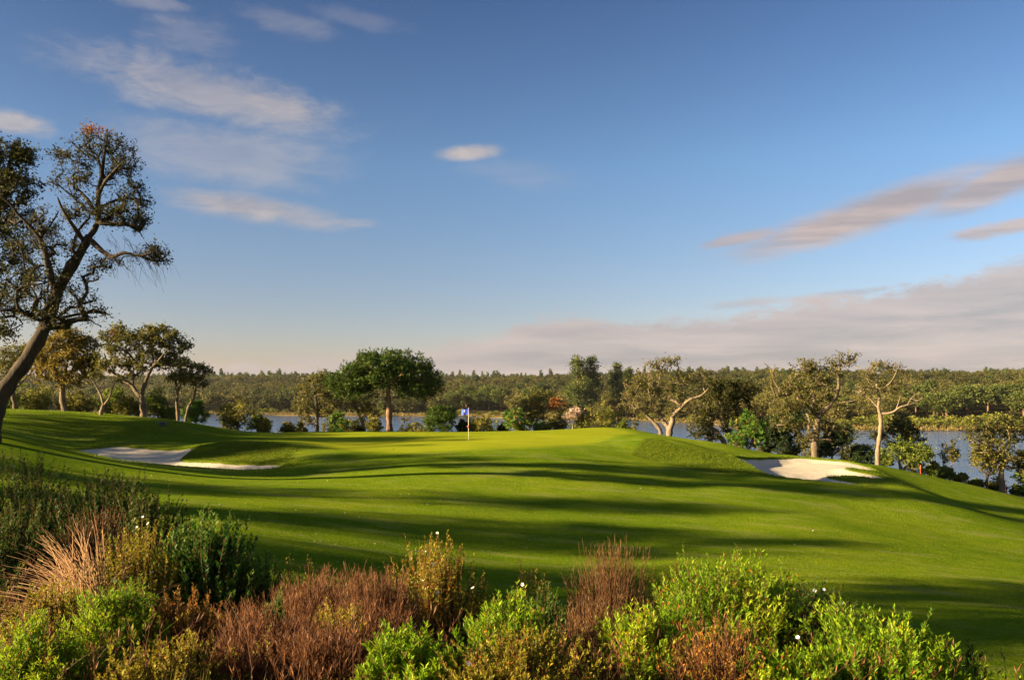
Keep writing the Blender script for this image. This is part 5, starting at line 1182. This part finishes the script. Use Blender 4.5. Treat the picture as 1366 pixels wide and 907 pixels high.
# ------------------------------------------------------------------ light and sky
sun_dir = Vector((-math.cos(math.radians(SUN_BEHIND)) * math.cos(math.radians(SUN_EL)), -math.sin(math.radians(SUN_BEHIND)) * math.cos(math.radians(SUN_EL)), math.sin(math.radians(SUN_EL))))
ld = bpy.data.lights.new('sun', 'SUN'); ld.energy = 5.0; ld.angle = math.radians(0.8); ld.color = (1.0, 0.77, 0.44)
lo = bpy.data.objects.new('sun', ld); C.objects.link(lo); lo.rotation_euler = (-sun_dir).to_track_quat('-Z', 'Y').to_euler(); lo.location = (-60, -20, 60)

w = bpy.data.worlds.new('World'); bpy.context.scene.world = w; w.use_nodes = True
nt = w.node_tree; nt.nodes.clear()
out = nt.nodes.new('ShaderNodeOutputWorld'); bg = nt.nodes.new('ShaderNodeBackground'); bg.inputs['Strength'].default_value = 0.05
sky = nt.nodes.new('ShaderNodeTexSky'); sky.sky_type = 'NISHITA'; sky.sun_disc = False
sky.sun_elevation = math.radians(SUN_EL); sky.sun_rotation = math.atan2(sun_dir.x, sun_dir.y); sky.altitude = 100; sky.air_density = 1.0; sky.dust_density = 0.6; sky.ozone_density = 2.0
tc = nt.nodes.new('ShaderNodeTexCoord'); sp = nt.nodes.new('ShaderNodeSeparateXYZ'); nt.links.new(tc.outputs['Generated'], sp.inputs[0])
az = math_node(nt, 'MULTIPLY', math_node(nt, 'ARCTAN2', sp.outputs[0], sp.outputs[1]), 57.29578)
el = math_node(nt, 'MULTIPLY', math_node(nt, 'ARCSINE', sp.outputs[2]), 57.29578)
cb = nt.nodes.new('ShaderNodeCombineXYZ'); nt.links.new(az, cb.inputs[0]); nt.links.new(el, cb.inputs[1]); AE = cb.outputs[0]
def scaled(sx, sy, off=0.0, rot=0.0):
    m_ = nt.nodes.new('ShaderNodeMapping'); m_.inputs['Scale'].default_value = (sx, sy, 1); m_.inputs['Location'].default_value = (off, off * .7, off); m_.inputs['Rotation'].default_value = (0, 0, rot)
    nt.links.new(AE, m_.inputs['Vector']); return m_.outputs[0]
n1 = noise(nt, 1.0, 8, 0.62, scaled(0.19, 0.55, 3.0, 0.06), 0.5)
n2 = noise(nt, 1.0, 8, 0.68, scaled(0.7, 1.7, 9.0, 0.1), 0.4)
nn = math_node(nt, 'ADD', math_node(nt, 'MULTIPLY', n1, 0.6), math_node(nt, 'MULTIPLY', n2, 0.4))
def azel(px, py):
    return math.degrees(math.atan((px - CX) / F_PX)), math.degrees(math.atan((HY - py) / math.hypot(F_PX, px - CX)))
def map_range(v, a, b, c, d, smooth=True):
    m_ = nt.nodes.new('ShaderNodeMapRange'); m_.interpolation_type = 'SMOOTHSTEP' if smooth else 'LINEAR'
    nt.links.new(v, m_.inputs[0])
    for i, q in enumerate((a, b, c, d)): m_.inputs[i + 1].default_value = q
    return m_.outputs[0]
def cloud(px, py, hx, hy, tilt, dens, warp=1.3, soft=0.75):
    a0, e0 = azel(px, py); s = 57.3 / F_PX * 0.93
    m_ = nt.nodes.new('ShaderNodeMapping'); m_.vector_type = 'TEXTURE'; m_.inputs['Location'].default_value = (a0, e0, 0); m_.inputs['Rotation'].default_value = (0, 0, math.radians(tilt)); m_.inputs['Scale'].default_value = (hx * s, hy * s, 1)
    nt.links.new(AE, m_.inputs['Vector']); ln_ = nt.nodes.new('ShaderNodeVectorMath'); ln_.operation = 'LENGTH'; nt.links.new(m_.outputs[0], ln_.inputs[0])
    v = math_node(nt, 'ADD', ln_.outputs['Value'], math_node(nt, 'MULTIPLY', math_node(nt, 'SUBTRACT', 0.5, nn), warp * 2.2))
    return math_node(nt, 'MULTIPLY', map_range(v, 0.25, 0.25 + soft, 1.0, 0.0), dens)
def maxall(L_):
    r = L_[0]
    for q in L_[1:]: r = math_node(nt, 'MAXIMUM', r, q)
    return r
white = maxall([cloud(290, 128, 175, 34, -7, 0.62, 1.1, 1.1), cloud(365, 142, 95, 24, -8, 0.72, 0.9, 1.0), cloud(305, 206, 150, 38, -2, 0.42, 1.1, 1.2), cloud(325, 276, 115, 21, -4, 0.8, 0.7, .9), cloud(400, 290, 65, 16, -6, 0.55, 0.9, 1.0),
                cloud(626, 204, 60, 13, 4, 0.85, 0.45, .8), cloud(695, 232, 80, 20, -5, 0.15, 1.0, 1.1), cloud(15, 165, 55, 17, 0, 0.75, 1.0, .8), cloud(385, 30, 60, 16, -8, 0.2, 1.4, 1.0), cloud(480, 25, 70, 12, -5, 0.16, 1.4, 1.0), cloud(200, 3, 60, 10, 0, 0.3, 1.2, .9), cloud(255, 50, 60, 26, 0, 0.22, 1.5, 1.0), cloud(455, 297, 60, 7, 0, 0.4, 1.2, .9)])
grey = maxall([cloud(1150, 288, 250, 34, 14.5, 0.95, 0.38, .7), cloud(1330, 245, 130, 36, 16, 0.92, 0.36, .7), cloud(1345, 303, 90, 14, 6, 0.85, 0.8, .6), cloud(990, 318, 80, 12, 8, 0.8, .9, .7), cloud(1000, 404, 70, 8, 3, 0.5, 1.2, .8), cloud(1110, 395, 70, 9, 4, 0.5, 1.2, .8)])
# low bank along the horizon
fc = nt.nodes.new('ShaderNodeFloatCurve'); cu = fc.mapping.curves[0]
ptsb = []
for px, py in ((-300, 496), (280, 488), (520, 470), (640, 452), (740, 430), (880, 430), (960, 428), (1080, 408), (1200, 390), (1300, 366), (1366, 352)):
    a0, e0 = azel(px, py); ptsb.append(((a0 + 60) / 120, e0 / 20))
ptsb.append((1.0, 0.62))
while len(cu.points) < len(ptsb): cu.points.new(0.5, 0.5)
for q, (u, v) in zip(cu.points, ptsb): q.location = (u, v)
fc.mapping.update(); nt.links.new(math_node(nt, 'MULTIPLY', math_node(nt, 'ADD', az, 60.0), 1 / 120), fc.inputs['Value'])
edge = math_node(nt, 'SUBTRACT', math_node(nt, 'MULTIPLY', fc.outputs[0], 20.0), el)
edge = math_node(nt, 'ADD', edge, math_node(nt, 'MULTIPLY', math_node(nt, 'SUBTRACT', nn, 0.42), 4.5))
bankm = math_node(nt, 'MULTIPLY', map_range(edge, -0.25, 0.9, 0.0, 1.0), 0.86)
bankm = math_node(nt, 'MULTIPLY', bankm, map_range(el, -3.0, -1.0, 0.0, 1.0))
tint = ramp(nt, [(0.0, (0.64, 0.50, 0.52)), (0.06, (0.56, 0.50, 0.54)), (0.167, (0.48, 0.54, 0.61)), (0.28, (0.305, 0.36, 0.465)), (0.48, (0.62, 0.62, 0.66)), (1.0, (0.85, 0.85, 0.85))], math_node(nt, 'MULTIPLY', el, 1 / 90.0, True))  # sky lightened again overhead, above the view, to add fill light
azt = ramp(nt, [(0.0, (0.86, 0.86, 0.88)), (1.0, (1.10, 1.14, 1.16))], map_range(az, -32.0, 34.0, 0.0, 1.0))
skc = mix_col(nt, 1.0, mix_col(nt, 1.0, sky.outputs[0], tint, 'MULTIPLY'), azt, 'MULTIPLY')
nsh = noise(nt, 1.0, 5, 0.55, scaled(0.10, 0.9, 5.0, 0.08), 0.3)
c_white = ramp(nt, [(0.35, (1.65, 1.56, 1.68)), (0.65, (2.5, 2.2, 2.05))], n1)
c_grey = ramp(nt, [(0.38, (1.75, 1.56, 1.62)), (0.62, (2.6, 2.10, 1.92))], nsh)
c_bank = ramp(nt, [(0.36, (1.65, 1.55, 1.60)), (0.64, (2.5, 2.12, 2.0))], nsh)
c_bank = mix_col(nt, math_node(nt, 'MULTIPLY', map_range(edge, 0.2, 3.0, 1.0, 0.0), 0.55), c_bank, (2.55, 2.12, 2.0))
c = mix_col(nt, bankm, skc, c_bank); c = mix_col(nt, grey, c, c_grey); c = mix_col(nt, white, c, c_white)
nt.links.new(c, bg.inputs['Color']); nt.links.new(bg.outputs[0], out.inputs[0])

# thin even air over the whole valley
V, Fq = box_mesh((-2600, -520, -18), (2600, 3120, 46))
m, hn, hout = new_mat('haze_air'); vol = hn.nodes.new('ShaderNodeVolumePrincipled'); vol.inputs['Color'].default_value = (0.93, 0.93, 0.95, 1); vol.inputs['Density'].default_value = 0.00004; vol.inputs['Anisotropy'].default_value = 0.2
hn.links.new(vol.outputs[0], hout.inputs['Volume'])
tag(mesh_obj('haze', V, Fq, m), 'thin pale air between the course and the far wood', None, None, 'stuff')
# ------------------------------------------------------------------ camera and view
sc = bpy.context.scene
cd = bpy.data.cameras.new('camera'); cd.sensor_fit = 'HORIZONTAL'; cd.sensor_width = 36.0; cd.lens = 36.0 * F_PX / 1366.0
cd.shift_x = 0.0; cd.shift_y = (HY - 453.5) / 1366.0; cd.clip_start = 0.1; cd.clip_end = 12000
co = bpy.data.objects.new('camera', cd); C.objects.link(co); co.location = (0, 0, CAM_H); co.rotation_euler = (math.pi / 2, 0, 0); sc.camera = co
sc.view_settings.view_transform = 'Standard'; sc.view_settings.look = 'None'; sc.view_settings.exposure = 2.3; sc.view_settings.gamma = 1.0; sc.view_settings.use_curve_mapping = False
sc.cycles.max_bounces = 6; sc.cycles.diffuse_bounces = 3; sc.cycles.transmission_bounces = 3; sc.cycles.transparent_max_bounces = 4; sc.cycles.use_denoising = True
